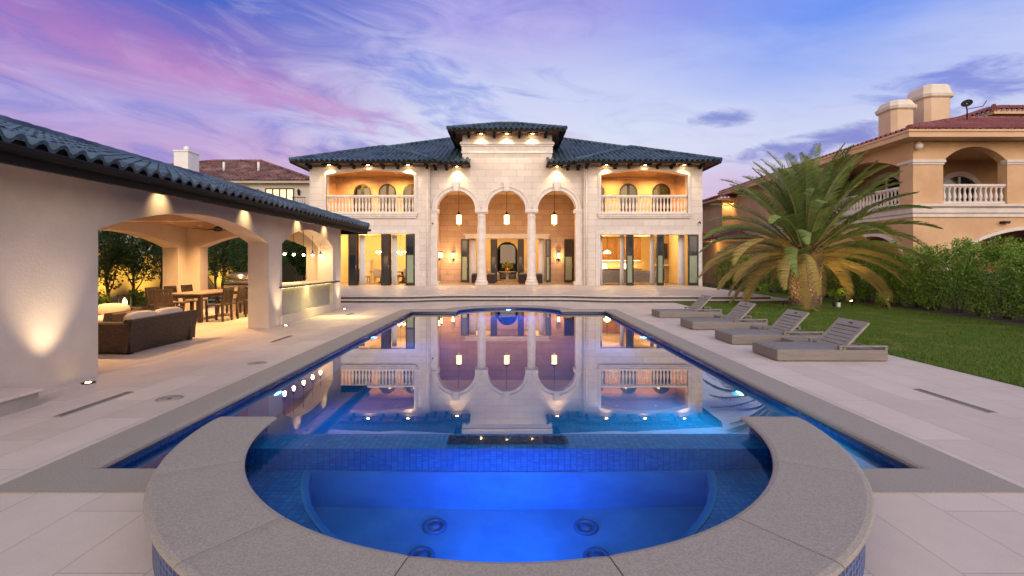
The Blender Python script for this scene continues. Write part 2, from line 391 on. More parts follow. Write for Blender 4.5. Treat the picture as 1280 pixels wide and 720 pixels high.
M = dict(
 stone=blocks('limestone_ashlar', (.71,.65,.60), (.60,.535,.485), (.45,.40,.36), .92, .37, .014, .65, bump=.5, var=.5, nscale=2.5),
 stone_in=blocks('limestone_lamplit', (.55,.38,.26), (.42,.285,.195), (.28,.19,.13), .92, .37, .014, .65, bump=.5, var=.5, nscale=2.5),  # copy of the limestone with orange lamplight and dimness put into its colour
 trim=mk('cast_stone_trim', (.72,.67,.63), (.62,.57,.53), 3, .6, bump=.25, bscale=35),
 stucco=mk('sand_stucco', (.58,.50,.43), (.455,.385,.325), 0.55, .85, bump=.25, bscale=38, detail=9),
 cream=mk('cream_stucco', (.60,.55,.48), (.55,.5,.44), 1.2, .85, bump=.3),
 peach=mk('peach_stucco', (.58,.385,.225), (.50,.315,.175), .9, .85, bump=.35, detail=7),
 peachtrim=mk('peach_trim', (.62,.42,.26), (.55,.36,.22), 1.2, .8),
 whitetrim=mk('white_trim', (.66,.60,.56), (.56,.5,.47), 2, .65),
 plaster=mk('interior_plaster', (.74,.60,.36), (.70,.55,.31), 1.2, .8),
 roomfloor=mk('interior_floor', (.45,.33,.2), (.36,.25,.15), 2, .4),
 roof=roofmat('blue_slate_barrel_tile', (.03,.06,.09), (.075,.125,.17), (.015,.026,.04), .33),
 roofred=roofmat('red_clay_tile', (.24,.06,.05), (.15,.035,.035), (.30,.10,.08), .6),
 roofbrown=roofmat('mottled_brown_tile', (.20,.09,.08), (.07,.035,.04), (.28,.15,.12), .7),
 dark=mk('dark_fascia', (.006,.005,.005), (.010,.009,.008), 3, .6, spec=.15),
 soffit=wood('soffit_board', (.20,.10,.05), (.13,.065,.03), 0, .5),
 soffit_y=wood('cedar_ceiling', (.34,.19,.10), (.24,.13,.07), 1, .5),
 paver=blocks('travertine_paver', (.66,.56,.49), (.51,.425,.37), (.36,.305,.275), 1.22, .46, .006, .62, bump=.25, var=.75, nscale=1.3, speck=.3, swap=True),
 terrace=blocks('terrace_paver', (.60,.53,.48), (.50,.44,.40), (.35,.30,.27), .8, .8, .007, .5, off=0.0, bump=.2, var=.7, nscale=1.5),
 coping=mk('granite_coping', (.36,.315,.27), (.26,.23,.195), 110, .7, bump=.3, bscale=160, detail=3),
 riser=mk('dark_riser', (.10,.09,.09), (.05,.045,.045), 6, .6),
 tile=blocks('waterline_mosaic', (.008,.03,.16), (.012,.06,.27), (.02,.04,.09), .05, .05, .004, .22, off=0.0, bump=.3, var=.2, coat=.6),
 tile2=blocks('spa_mosaic', (.01,.14,.46), (.02,.26,.62), (.01,.10,.24), .047, .047, .004, .25, off=0.0, bump=.3, var=.25, coat=.5),
 tiledk=blocks('spillway_mosaic', (.006,.012,.05), (.01,.03,.12), (.01,.02,.05), .047, .047, .004, .2, off=0.0, bump=.25, var=.2, coat=.8),
 tileout=blocks('outer_mosaic', (.004,.012,.08), (.015,.06,.26), (.16,.20,.30), .042, .042, .005, .35, off=0.0, bump=.3, var=.2, spec=.3),
 chimney=mk('chimney_stucco', (.66,.50,.35), (.60,.44,.30), 1.2, .85),
 plast=mk('pool_plaster', (.015,.19,.30), (.01,.15,.26), 1.5, .6),
 plast2=mk('spa_plaster', (.07,.30,.58), (.04,.22,.48), 2.2, .6, detail=8),
 poolw=water('pool_water', 1.62, (.66,.92,1.0), .014, 1.28, (1.0,.97,.95)),
 spaw=water('spa_water', 1.33, (.80,.95,1.0), .05, .32, (1,1,1)),
 lawn=mk('lawn_soil', (.06,.10,.022), (.04,.075,.015), 4, .95, bump=.6),
 ground=mk('bare_ground', (.10,.08,.06), (.06,.05,.035), .6, .95),
 grass=leafmat('grass_blade', (.085,.155,.022), (.16,.25,.04), (.22,.25,.06), 1.3, .6, .3),
 leaf=leafmat('hedge_leaf', (.075,.17,.02), (.25,.40,.055), (.34,.42,.08), 1.2),
 leafdk=leafmat('tree_leaf', (.025,.065,.018), (.06,.12,.03), (.08,.13,.03), 1.0),
 frond=leafmat('palm_leaflet', (.085,.15,.035), (.21,.28,.065), (.30,.33,.08), .8, .42),
 frond_old_lit=leafmat('old_uplit_palm_leaflet', (.26,.21,.06), (.42,.31,.10), (.34,.27,.08), .8, .5),  # yellow of old fronds, with the glow of the uplights put into the colour
 rachis=mk('palm_rachis', (.26,.22,.09), (.18,.17,.06), 6, .5),
 bark=mk('bark', (.13,.09,.06), (.07,.05,.035), 9, .9, bump=.8, bscale=30),
 palmbark=mk('palm_bark', (.30,.22,.15), (.07,.045,.03), 9, .85, bump=.8, bscale=40),
 teak=wood('weathered_teak', (.22,.195,.175), (.165,.145,.13), 0, .6, 1.6),
 teaky=wood('weathered_teak_slat', (.29,.26,.23), (.23,.205,.18), 1, .6, 1.6),
 drain=mk('drain_fitting', (.03,.15,.34), (.02,.11,.28), 5, .4),
 sling=mk('grey_sling', (.21,.20,.195), (.175,.165,.16), 20, .7, bump=.3, bscale=200),
 wicker=weave('dark_wicker', (.028,.016,.011), (.065,.036,.024)),
 cushion=mk('cream_cushion', (.66,.58,.49), (.60,.52,.44), 5, .85, bump=.3, bscale=150),
 darkwood=wood('dark_teak', (.085,.05,.035), (.05,.03,.022), 2, .45),
 tablewood=wood('table_top', (.22,.15,.10), (.15,.10,.065), 1, .4),
 steel=mk('steel', (.55,.55,.56), (.45,.45,.46), 5, .25, 1.0),
 iron=mk('black_iron', (.015,.013,.012), (.03,.025,.02), 8, .45, .6),
 bronze=mk('bronze_frame', (.035,.024,.018), (.05,.034,.025), 5, .4, .3),
 glass=glassmat('window_glass', (.45,.47,.40)), greenglass=mk('frosted_green_glass', (.30,.36,.25), (.25,.31,.21), 1.0, .25, spec=.6),
 darkglass=mk('dark_glass', (.02,.024,.03), (.035,.035,.04), 1.5, .08, spec=.8),
 curtain=mk('white_curtain', (.85,.82,.80), (.78,.75,.73), 3, .8),
 screen=mk('outdoor_night_glass', (.008,.012,.02), (.02,.035,.03), 2, .1),
 sofagrey=mk('grey_upholstery', (.27,.235,.21), (.22,.19,.17), 8, .85), sofalt=mk('beige_upholstery', (.55,.45,.34), (.48,.39,.29), 8, .85),
 cab=wood('kitchen_cabinet', (.42,.22,.08), (.30,.15,.05), 2, .35), ston2=blocks('fireplace_stone', (.42,.33,.24),(.33,.25,.18),(.22,.17,.12),.5,.2,.01,.7),
 concrete=mk('smooth_concrete', (.34,.31,.26), (.28,.255,.215), 2.5, .6, bump=.2),
 whitecap=mk('chimney_cap', (.70,.64,.54), (.62,.56,.47), 2, .7),
 white=mk('white_paint', (.75,.75,.74), (.68,.68,.67), 2, .5), black=mk('black_satin', (.012,.012,.013), None, 5, .35),
 flower=leafmat('flower_leaf', (.25,.35,.05), (.5,.45,.08), (.4,.2,.05), 6),
 e_warm=emit('warm_lens', (1.0,.66,.28), 30), e_lantern=emit('lantern_glass', (1.0,.62,.24), 5.5), e_bulb=emit('bulb', (1.0,.72,.40), 22),
 e_shade=emit('lamp_shade_glow', (1.0,.80,.45), 3.2), e_flame=emit('candle_flame', (1,.7,.35), 9), e_led=emit('led_strip', (1.0,.80,.30), 6.0),
 e_blue=emit('pool_lens', (.10,.35,1.0), 14), e_cyan=emit('pool_lens_cyan', (.35,1.0,.9), 8), e_warmwin=emit('lit_window', (1.0,.80,.50), .45),
)
# ================================================================== THE SETTING
XP, Y0, Y1 = 3.22, 3.65, 15.8
CS = (0, 4.01); RI, RO = 1.955, 2.41            # spa centre, coping radii
WL, WS = -0.10, 0.17                           # pool and spa water levels
bay = [(-1.75, Y1), (-1.75, 16.25)]+[(1.907*math.sin(R(-66.6+133.2*i/20)), 15.493+1.907*math.cos(R(-66.6+133.2*i/20))) for i in range(1, 20)]+[(1.75, 16.25), (1.75, Y1)]
pool_path = [(-2.30, Y0), (-XP, Y0), (-XP, Y1)]+bay+[(XP, Y1), (XP, Y0), (2.30, Y0)]
def offs(path, d):
    P = [Vector(p) for p in path]; out = []
    for i in range(len(P)):
        a = (P[i]-P[i-1]).normalized() if i > 0 else (P[1]-P[0]).normalized(); b = (P[i+1]-P[i]).normalized() if i < len(P)-1 else a
        na = Vector((-a.y, a.x)); nb = Vector((-b.y, b.x)); m_ = (na+nb).normalized()
        out.append(tuple(P[i]+m_*d/max(.35, m_.dot(na))))
    return out
outer = offs(pool_path, .355)
hole = [(-2.18, outer[1][1]), outer[1]]+outer[2:-2]+[outer[-2], (2.18, outer[1][1])]+[(2.3*math.cos(R(a)), 4.01+2.3*math.sin(R(a))) for a in range(-20, -161, -7)]
hole = [p for p in hole]
deck = MB().prism([(-15.6, -8), (6.5, -8), (6.5, 21), (-15.6, 21)], -.08, 0.0, [hole], back=True, front=False)
tag(deck.build('pool_deck', M['paver']), kind='structure')
tag(MB().prism([(-900, -900), (900, -900), (900, 1500), (-900, 1500)], -.06, -.05, [rect(-15.5, 6.45, -7.9, 20.9)], front=False).build('ground', M['ground']), kind='structure')
tag(MB().prism([(6.5, -8), (15.2, -8), (15.2, 44), (11.8, 44), (11.8, 22), (6.5, 22)], -.04, -.012).build('lawn', M['lawn']), kind='structure')
# terrace and its broad steps
def tfront(y_side, y_mid, xl, xr):
    pts = [(xl, y_side), (-5.2, y_side)]
    for i in range(15):
        t_ = i/14; s_ = t_*t_*(3-2*t_); pts.append((-4.6+2.6*t_, y_side+(y_mid-y_side)*s_))
    for i in range(15):
        t_ = i/14; s_ = t_*t_*(3-2*t_); pts.append((1.8+2.6*t_, y_mid+(y_side-y_mid)*s_))
    return pts+[(5.2, y_side), (xr, y_side)]
lo = tfront(18.75, 19.45, -11.9, 11.2); up = tfront(19.2, 19.9, -11.9, 10.5)
st = MB()
st.prism(lo+[(11.4, 28), (-11.9, 28)], .075, .115); st.prism(up+[(10.9, 28), (-11.9, 28)], .19, .232)
tag(st.build('terrace', M['terrace']), kind='structure')
st = MB(); st.prism(offs(lo, .05)[0:]+[(11.3, 28), (-11.85, 28)], -.03, .075); st.prism(offs(up, .05)+[(10.8, 28), (-11.85, 28)], .115, .19)
tag(st.build('terrace_riser', M['riser']), kind='structure')
# pool shell
wp = [(-2.3, Y0)]+pool_path[1:-1]+[(2.3, Y0)]
b = MB(); vs = []; n = len(wp)
b.rings([[(x, y, z) for x, y in wp] for z in (-.32, -1.55)], False, closed=False)
b.prism([(-XP, Y0), (-XP, Y1)]+bay+[(XP, Y1), (XP, Y0)], -1.6, -1.55, front=False)
tag(b.build('pool_basin', M['plast']), kind='structure')
b = MB(); b.rings([[(x, y, z) for x, y in offs(wp, .004)] for z in (-.05, -.325)], False, closed=False)
tag(b.build('pool_tile_band', M['tile']), kind='structure')
def stones(path, step, gap=.005):
    P = [Vector(p) for p in path]; cum = [0]
    for i in range(1, len(P)): cum.append(cum[-1]+(P[i]-P[i-1]).length)
    def at(s):
        for i in range(1, len(P)):
            if s <= cum[i] or i == len(P)-1: return P[i-1].lerp(P[i], (s-cum[i-1])/(cum[i]-cum[i-1]))
    n_ = round(cum[-1]/step); st_ = cum[-1]/n_; out = []; cuts = [k*st_ for k in range(n_+1)]
    crn = [cum[i] for i in range(1, len(P)-1) if (P[i]-P[i-1]).normalized().dot((P[i+1]-P[i]).normalized()) < .5]
    for k in range(1, n_):
        for c in crn:
            if abs(cuts[k]-c) < .4 and abs(c-cum[-1]/2) > 3: cuts[k] = c+(.45 if cuts[k] > c else -.45)
    cuts = [c for k, c in enumerate(cuts) if k == 0 or c > cuts[k-1]+.1 or k == n_]; n_ = len(cuts)-1
    for k in range(n_):
        a, b_ = cuts[k]+(gap/2 if k else 0), cuts[k+1]-(gap/2 if k < n_-1 else 0)
        out.append([tuple(at(a))]+[tuple(P[i]) for i in range(len(P)) if a+.004 < cum[i] < b_-.004]+[tuple(at(b_))])
    return out
cp = MB()
for sub_ in stones(pool_path, .93): cp.sweep(sub_, [(-.035, -.055), (-.05, -.035), (-.045, -.012), (-.025, .003), (0, .008), (.37, .008), (.37, -.07), (0, -.07)], smooth=False)
tag(cp.build('pool_coping', M['coping']), kind='structure')
a0 = math.degrees(math.asin((Y0-4.01)/2.33))
wl = [(-XP+.0, Y0)]+[(-2.30, Y0)]+[(2.38*math.cos(R(a)), 4.01+2.38*math.sin(R(a))) for a in (188, 184)]+[(-2.38, 3.95), (2.38, 3.95)]+[(2.38*math.cos(R(a)), 4.01+2.38*math.sin(R(a))) for a in (-4, -8)]+[(2.30, Y0), (XP, Y0), (XP, Y1)]+bay[::-1]+[(-XP, Y1)]
wv = MB(); tris = tessellate_polygon([[Vector((p[0], p[1], 0)) for p in wl]])
wv.add([(p[0], p[1], WL) for p in wl], [tuple(t_) for t_ in tris]); ob = wv.build('pool_water', M['poolw']); tag(ob, kind='structure')
def face_up(ob):
    me = ob.data; import bmesh
    bm = bmesh.new(); bm.from_mesh(me)
    for f in bm.faces:
        if f.normal.z < 0: f.normal_flip()
    bm.to_mesh(me); bm.free()
face_up(ob)

# ------------------------------------------------------------------ spa
spa = empty('spa', (0, 4.01, 0), 'raised half round spa with broad granite coping at the near end of the pool', 'spa')
arcp = lambda r, a0, a1, n: arc_pts(CS, r, a0, a1, n)
pth = [(-(RI), 4.01)]+[]
cop_prof = []
def coping_arc():
    # joints every few stones; each stone bevelled at its ends
    m_ = MB(); A = [180+x for x in (0, 33, 66, 90, 114, 147, 180)]; e = .10
    A = [180, 207, 234, 257, 283, 306, 333, 360]
    prof = [(RI+.0, .262), (RI-.018, .268), (RI-.022, .278), (RI-.012, .289), (RI+.012, .296), (RO-.012, .296), (RO+.012, .289), (RO+.022, .278), (RO+.018, .266), (RO, .250), (RO-.02, .245), (RI+.02, .245)]
    for i in range(len(A)-1):
        s0 = A[i]+(e if i else 0); s1 = A[i+1]-(e if i < len(A)-2 else 0); k = 14; rings = []
        for j in range(k+1):
            a = R(s0+(s1-s0)*j/k); ex = .004 if (j in (0, k)) else 0
            rings.append([(CS[0]+r*math.cos(a), CS[1]+r*math.sin(a), z-(ex if z > .28 else 0)) for r, z in prof])
        m_.rings(rings, True, False)
    return m_
coping_arc().build('coping', M['coping'], spa)
def ring_wall(r0, r1, z0, z1, a0=180, a1=360, n=60):
    m_ = MB(); rings = []
    for j in range(n+1):
        a = R(a0+(a1-a0)*j/n)
        rings.append([(CS[0]+r*math.cos(a), CS[1]+r*math.sin(a), z) for r, z in ((r0, z0), (r1, z0), (r1, z1), (r0, z1))])
    return m_.rings(rings, True, True)
o = ring_wall(2.01, 2.392, -1.6, .25).build('tile_wall', M['tileout'], spa)
for p in o.data.polygons: p.use_smooth = False
# bench with the foot well cut in it
b = MB(); rw = 1.60; yb = Y0
def half(r, y, n=28):
    a = math.degrees(math.asin((y-4.01)/r)); return [(r*math.cos(R(q)), 4.01+r*math.sin(R(q))) for q in [180-a+(180+2*a)*i/n for i in range(n+1)]]
ob_, ib_ = half(2.015, yb), half(rw, yb)
loop = ob_+ib_[::-1]
b.prism(loop, -.31, -.27); b.build('bench', M['tile2'], spa)
b = MB(); b.prism(ib_, -.85, -.83, front=False)
b.box(-1.535, 1.535, Y0-.014, Y0-.004, -.83, -.262)
# rounded lip of the foot well
lip = [(x*.965, 4.01+(y-4.01)*.965) for x, y in ib_]
b.rings([[(x, y, z) for x, y in l] for l, z in ((ib_, -.262), ([(x*.985, 4.01+(y-4.01)*.985) for x, y in ib_], -.268), (lip, -.30), (lip, -.83))], False, closed=False)
b.build('foot_well', M['plast2'], spa)
b = MB(); b.box(-2.012, 2.012, Y0, 3.95, -1.6, .152); b.build('dam_wall', M['tile2'], spa)
b = MB(); b.box(-.49, .47, 3.735, 3.925, .14, .156); b.build('spillway', M['tiledk'], spa)
for x, y in ((-.53, 3.43), (-.57, 3.13), (.55, 3.42), (.57, 3.12)):
    b = MB(); b.lathe((x, y, -.83), [(.088, 0), (.088, .012), (.078, .02), (.056, .02), (.054, .006), (.04, .006), (.034, .022), (.0005, .024)], 24, True)
    b.build('drain', M['drain'], spa)
for a in (197, 343):
    pass
b = MB(); b.lathe((0, 2.6, -.5), [(.001, 0), (.0011, .001)], 3)
sp = [(-2.015, 3.95)]+[(2.015*math.cos(R(a)), 4.01+2.015*math.sin(R(a))) for a in range(182, 360, 4)]+[(2.015, 3.95)]
wv = MB(); wv.add([(p[0], p[1], WS) for p in sp], [tuple(range(len(sp)))]); o = wv.build('spa_water', M['spaw']); tag(o, kind='structure'); face_up(o)
# thin film running over the dam into the pool
# spa lamp on the near side wall, below the bench lip, shining at the dam
def water_lamp(name, loc, d, power, color, lens, label, r=.07, size=150):
    e_ = empty(name, loc, label, 'pool light', 'underwater lights of the pool and spa')
    d = Vector(d).normalized(); p = Vector(loc)
    MB().tube([p-d*.02, p+d*.012], .11, 18, True).build('bezel', M['steel'], e_)
    MB().tube([p+d*.010, p+d*.022], .08, 18, True).build('lens', lens, e_)
    lamp('SPOT', p+d*.06, power, color, e_, r, d, size, .9)
water_lamp('pool_light', (0, 2.56, -.48), (0, 1, .12), 60, (.0, .17, 1.0), M['e_blue'], 'blue underwater light in the foot well wall of the spa', size=140)
water_lamp('pool_light', (0, 17.37, -.42), (0, -1, -.1), 700, (.02, .14, 1.0), M['e_blue'], 'blue underwater light in the middle of the curved far end of the pool', size=160)
water_lamp('pool_light', (-3.19, 11.2, -.5), (1, -.25, -.1), 190, (.02, .22, 1.0), M['e_blue'], 'blue underwater light in the left wall towards the far end of the pool')
water_lamp('pool_light', (3.19, 11.2, -.5), (-1, -.25, -.1), 220, (.02, .30, 1.0), M['e_blue'], 'blue underwater light in the right wall towards the far end of the pool')
water_lamp('pool_light', (3.19, 6.6, -.55), (-1, -.1, -.15), 270, (.02, .58, 1.0), M['e_cyan'], 'cyan underwater light in the right pool wall nearer the spa')
water_lamp('pool_light', (-3.19, 6.6, -.55), (1, -.1, -.15), 110, (.02, .26, 1.0), M['e_blue'], 'dimmer blue underwater light in the left pool wall nearer the spa')
water_lamp('pool_light', (2.30, 4.62, -.42), (.75, .66, -.1), 35, (.03, .75, .95), M['e_cyan'], 'turquoise underwater light outside the right shoulder of the spa')

# linear drains and skimmer lids in the deck
for i, (x, y, L, lb) in enumerate(((-4.61, 5.37, .95, 'long narrow slot drain in the deck beside the near left wall of the pavilion'), (-4.68, 9.9, .85, 'slot drain in the left deck between the wicker sofa and the pool'),
                     (-4.85, 14.6, .6, 'farthest slot drain in the left deck, beside the bar'), (5.08, 5.5, .95, 'narrow slot drain in the right deck near the lawn'))):
    e_ = empty('slot_drain', (x, y, 0), lb, 'drain', 'slot drains in the pool deck')
    g_ = MB(); g_.box(x-.05, x+.05, y-L/2, y+L/2, -.01, .006); g_.build('frame', M['concrete'], e_)
    s_ = MB()
    for k in range(int(L/.035)): s_.box(x-.036, x+.036, y-L/2+.02+k*.035, y-L/2+.036+k*.035, .004, .0085)
    s_.build('grate', M['riser'], e_)
for x, y, lb in ((-3.93, 5.56, 'round grey skimmer lid in the left deck, the one nearest the camera'), (-3.93, 7.5, 'round grey skimmer lid in the left deck, farther from the camera')):
    e_ = empty('skimmer_lid', (x, y, 0), lb, 'lid', 'skimmer lids')
    MB().lathe((x, y, 0), [(.14, -.005), (.14, .007), (.128, .009), (.125, .005), (.0005, .005)], 28).build('rim', M['concrete'], e_)
    MB().lathe((x, y, 0), [(.118, .004), (.118, .008), (.03, .0085), (.028, .005), (.0005, .005)], 28).build('cover', M['coping'], e_)

# ================================================================== ROOF TILES
def tile_plane(mb, A, B, up, vfull, sl=None, sr=None, period=.25, course=.36, amp=.06, flat=False):
    A = Vector(A); B = Vector(B); L = (B-A).length; d = (B-A).normalized(); up = Vector(up).normalized(); nrm = d.cross(up)
    if nrm.z < 0: nrm = -nrm
    ncol = max(1, round(L/period)); pw = L/ncol; ns = 7
    lim = lambda u: min(vfull, u*sl if sl else 1e9, (L-u)*sr if sr else 1e9)
    hs = [amp*max(0.0, math.sin(PI*min(1, j/(ns-1)/.66)))**.8 if j/(ns-1) <= .66 else -.3*amp*math.sin(PI*(j/(ns-1)-.66)/.34) for j in range(ns)]
    rnd = random.Random(5)
    for c in range(ncol):
        us = [c*pw+pw*j/(ns-1) for j in range(ns)]; lims = [max(0, lim(min(max(u, 1e-4), L-1e-4))) for u in us]; top = max(lims)
        k = 0
        while k*course < top:
            v0, v1 = k*course, (k+1)*course; jit = rnd.uniform(-.006, .006); lift0 = .030+jit; lift1 = .004
            vs = []
            for j in range(ns):
                a = min(v0, lims[j]); b_ = min(v1+.02, lims[j])
                vs.append(A+d*us[j]+up*a+nrm*(hs[j]+(lift0 if True else 0))); vs.append(A+d*us[j]+up*b_+nrm*(hs[j]*.92+lift1))
                vs.append(A+d*us[j]+up*a+nrm*(hs[j]-.02))
            fs = []
            for j in range(ns-1):
                p, q = j*3, j*3+3
                fs.append((p, q, q+1, p+1))
                if lims[j] > v0 or lims[j+1] > v0: fs.append((p, p+2, q+2, q))
            mb.add([tuple(v) for v in vs], fs, False); k += 1
def hip_cap(mb, P, Q, r=.12, step=.4):
    P = Vector(P); Q = Vector(Q); L = (Q-P).length; n = max(1, round(L/step))
    for i in range(n):
        a = P.lerp(Q, i/n); b_ = P.lerp(Q, (i+1.08)/n)
        mb.tube([a, b_], [r*1.05, r*.9], 8, False)
def balustrade(root, x0, x1, z0, z1, y, mat_, w=.22, spacing=.195, axis='Y', name='balustrade'):
    """rails with turned balusters; axis X swaps x and y"""
    f = (lambda a, b_, z: (a, b_, z)) if axis == 'Y' else (lambda a, b_, z: (b_, a, z))
    m_ = MB()
    def bx(a0, a1, b0, b1, q0, q1):
        if axis == 'Y': m_.box(a0, a1, b0, b1, q0, q1, .012)
        else: m_.box(b0, b1, a0, a1, q0, q1, .012)
    bx(x0, x1, y-w/2, y+w/2, z1-.10, z1); bx(x0, x1, y-w/2+.03, y+w/2-.03, z1-.14, z1-.10); bx(x0, x1, y-w/2+.02, y+w/2-.02, z0, z0+.10)
    rail = m_.build(name, mat_, root)
    n_ = int((x1-x0)/spacing); H = z1-z0-.24; sp_ = (x1-x0)/n_
    prof = [(.065, 0), (.065, .05*H/.7), (.04, .06*H/.7), (.035, .09*H/.7), (.055, .16*H/.7), (.072, .24*H/.7), (.062, .33*H/.7), (.036, .46*H/.7), (.030, .56*H/.7), (.045, .60*H/.7), (.032, .63*H/.7), (.06, .66*H/.7), (.06, H)]
    first = None
    for i in range(n_):
        a = x0+sp_*(i+.5)
        if first is None:
            first = MB().lathe((0, 0, 0), prof, 10).build('baluster', mat_); o = first
        else:
            o = first.copy(); COL.objects.link(o)
        o.parent = rail
        o.location = f(a, y, z0+.10) if True else None
        if root.type == 'EMPTY' and root.location.length > 0:
            pass
    return rail

# ================================================================== THE MANSION
YF, YC, ZT = 27.9, 28.3, .235
man = empty('mansion', (0, 0, 0), 'two storey pale limestone mansion with triple arched loggia and blue tiled roofs', 'mansion')
wall = MB(); wall2 = MB()
LX0, LX1, RX0, RX1 = -11.58, -4.6, 4.37, 11.25
lg = rect(-10.5, -5.44, ZT, 3.25); lb = arch(-10.6, -5.49, 4.44, 6.66, 6.97)
rg = rect(5.3, 11.0, ZT, 3.2); rb = arch(5.35, 10.4, 4.44, 6.66, 6.97)
wall.wallY(rect(LX0, LX1, 0, 7.28), YF, YF+.45, [lg, lb])
wall2.wallY(rect(RX0, RX1, 0, 7.28), YF, YF+.45, [rg, rb])
wall.build('wing_wall', M['stone'], man); wall2.build('wing_wall', M['stone'], man)
AC = (-3.10, -.13, 2.83); AR = 1.12; ZS = 4.69
hl = [(-4.22, ZT), (3.95, ZT)]
for c in AC[::-1]:
    hl += [(c+AR*math.cos(R(a)), ZS+AR*math.sin(R(a))) for a in range(0, 181, 9)]
cen = MB().wallY([(-4.6, 0), (4.37, 0), (4.37, 7.28), (2.55, 7.28), (2.55, 9.14), (-2.74, 9.14), (-2.74, 7.28), (-4.6, 7.28)], YC, YC+.5, [hl])
cen.box(-2.74, 2.55, YC+.5, 32.3, 7.0, 9.14)
cen.build('loggia_wall', M['stone'], man)
# outer shell behind
sh = MB(); sh.wallX([(28.35, 0), (43.2, 0), (43.2, 7.28), (28.35, 7.28)], LX0, LX0+.4); sh.wallX([(28.35, 0), (43.2, 0), (43.2, 7.28), (28.35, 7.28)], RX1-.4, RX1)
sh.box(LX0, RX1, 42.8, 43.2, 0, 7.28); sh.build('side_wall', M['stone'], man)
# floors, partitions, ceilings
fl = MB(); fl.box(LX0+.4, RX1-.4, 28.0, 42.8, .1, .228); fl.build('ground_floor', M['roomfloor'], man)
inn = MB()
inn.box(-11.18, -4.9, 34.2, 34.4, .23, 3.6); inn.box(-4.92, -4.75, 28.8, 34.4, .23, 3.6); inn.box(-11.18, -4.7, 28.36, 34.4, 3.45, 3.65)
inn.box(-11.18, -11.05, 28.36, 34.2, .23, 3.45)
inn.box(4.6, 10.85, 36.2, 36.4, .23, 3.6); inn.box(4.55, 4.72, 28.8, 36.4, .23, 3.6); inn.box(4.55, 10.85, 28.36, 36.4, 3.45, 3.65)
inn.box(10.74, 10.85, 28.36, 36.2, .23, 3.45)
inn.box(-4.7, -4.55, 32.8, 38.2, .23, 3.6); inn.box(4.4, 4.55, 32.8, 38.2, .23, 3.6); inn.box(-4.7, 4.55, 32.8, 38.2, 3.5, 3.65)
inn.wallY(rect(-4.55, 4.4, .23, 3.5), 38.0, 38.2, [arch(-.95, .70, .24, 2.45, 3.2)])
inn.build('interior_wall', M['plaster'], man)
# loggia back wall, sides, ceiling
lo_ = MB(); lo_.wallY(rect(-4.6, 4.4, .2, 6.5), 32.4, 32.75, [rect(-2.72, 2.45, ZT, 3.2)])
lo_.box(-4.75, -4.6, 28.8, 32.75, .2, 6.5); lo_.box(4.4, 4.55, 28.8, 32.75, .2, 6.5)
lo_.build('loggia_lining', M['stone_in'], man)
lc = MB(); lc.box(-4.6, 4.4, 28.8, 32.4, 6.15, 6.35); lc.build('loggia_ceiling', M['plaster'], man)
tr = MB(); tr.box(-2.95, -2.72, 32.34, 32.41, ZT, 3.42); tr.box(2.45, 2.68, 32.34, 32.41, ZT, 3.42); tr.box(-2.95, 2.68, 32.35, 32.42, 3.2, 3.42)
tr.box(-3.05, 2.78, 32.28, 32.4, 3.42, 3.50); tr.build('door_surround', M['trim'], man)
# balconies: floor, back wall, ceiling, side walls
for x0, x1, cs_, ww in ((-11.18, -4.62, (-9.35, -7.77, -6.2), 1.13), (4.4, 10.85, (5.55, 7.65, 9.75), 1.18)):
    f_ = MB(); f_.box(x0, x1, 28.36, 31.0, 4.2, 4.42); f_.build('balcony_floor', M['terrace'], man)
    w_ = MB(); w_.wallY(rect(x0, x1, 4.42, 7.2), 30.7, 30.95, [arch(c-ww/2, c+ww/2, 4.46, 6.05, 6.05+ww/2-.01) for c in cs_])
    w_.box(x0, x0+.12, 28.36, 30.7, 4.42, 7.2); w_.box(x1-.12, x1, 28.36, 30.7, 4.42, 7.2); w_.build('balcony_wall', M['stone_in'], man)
    c_ = MB(); c_.box(x0+.12, x1-.12, 28.36, 30.7, 7.02, 7.15); c_.build('balcony_ceiling', M['soffit_y'], man)
    for c in cs_:
        h = ww/2; fr = MB()
        ol = arch(c-h, c+h, 4.46, 6.05, 6.05+h-.01, 20); il = arch(c-h+.09, c+h-.09, 4.55, 6.05, 6.05+h-.10, 20)
        fr.wallY(ol, 30.68, 30.76, [il]); fr.box(c-.075, c+.075, 30.67, 30.77, 4.5, 6.05+h-.09); fr.box(c-h+.08, c+h-.08, 30.685, 30.755, 5.2, 5.27)
        q = fr.build('window', M['bronze'], man)
        MB().wallY(il, 30.715, 30.725).build('pane', M['glass'], q)
        gl_ = MB(); gl_.box(c-h-.1, c+h+.1, 31.6, 31.65, 4.4, 6.9); gl_.build('lit_room_wall', M['plaster'], man)
        lamp('POINT', (c, 31.2, 6.3), 11, (1, .72, .35), man, .15)
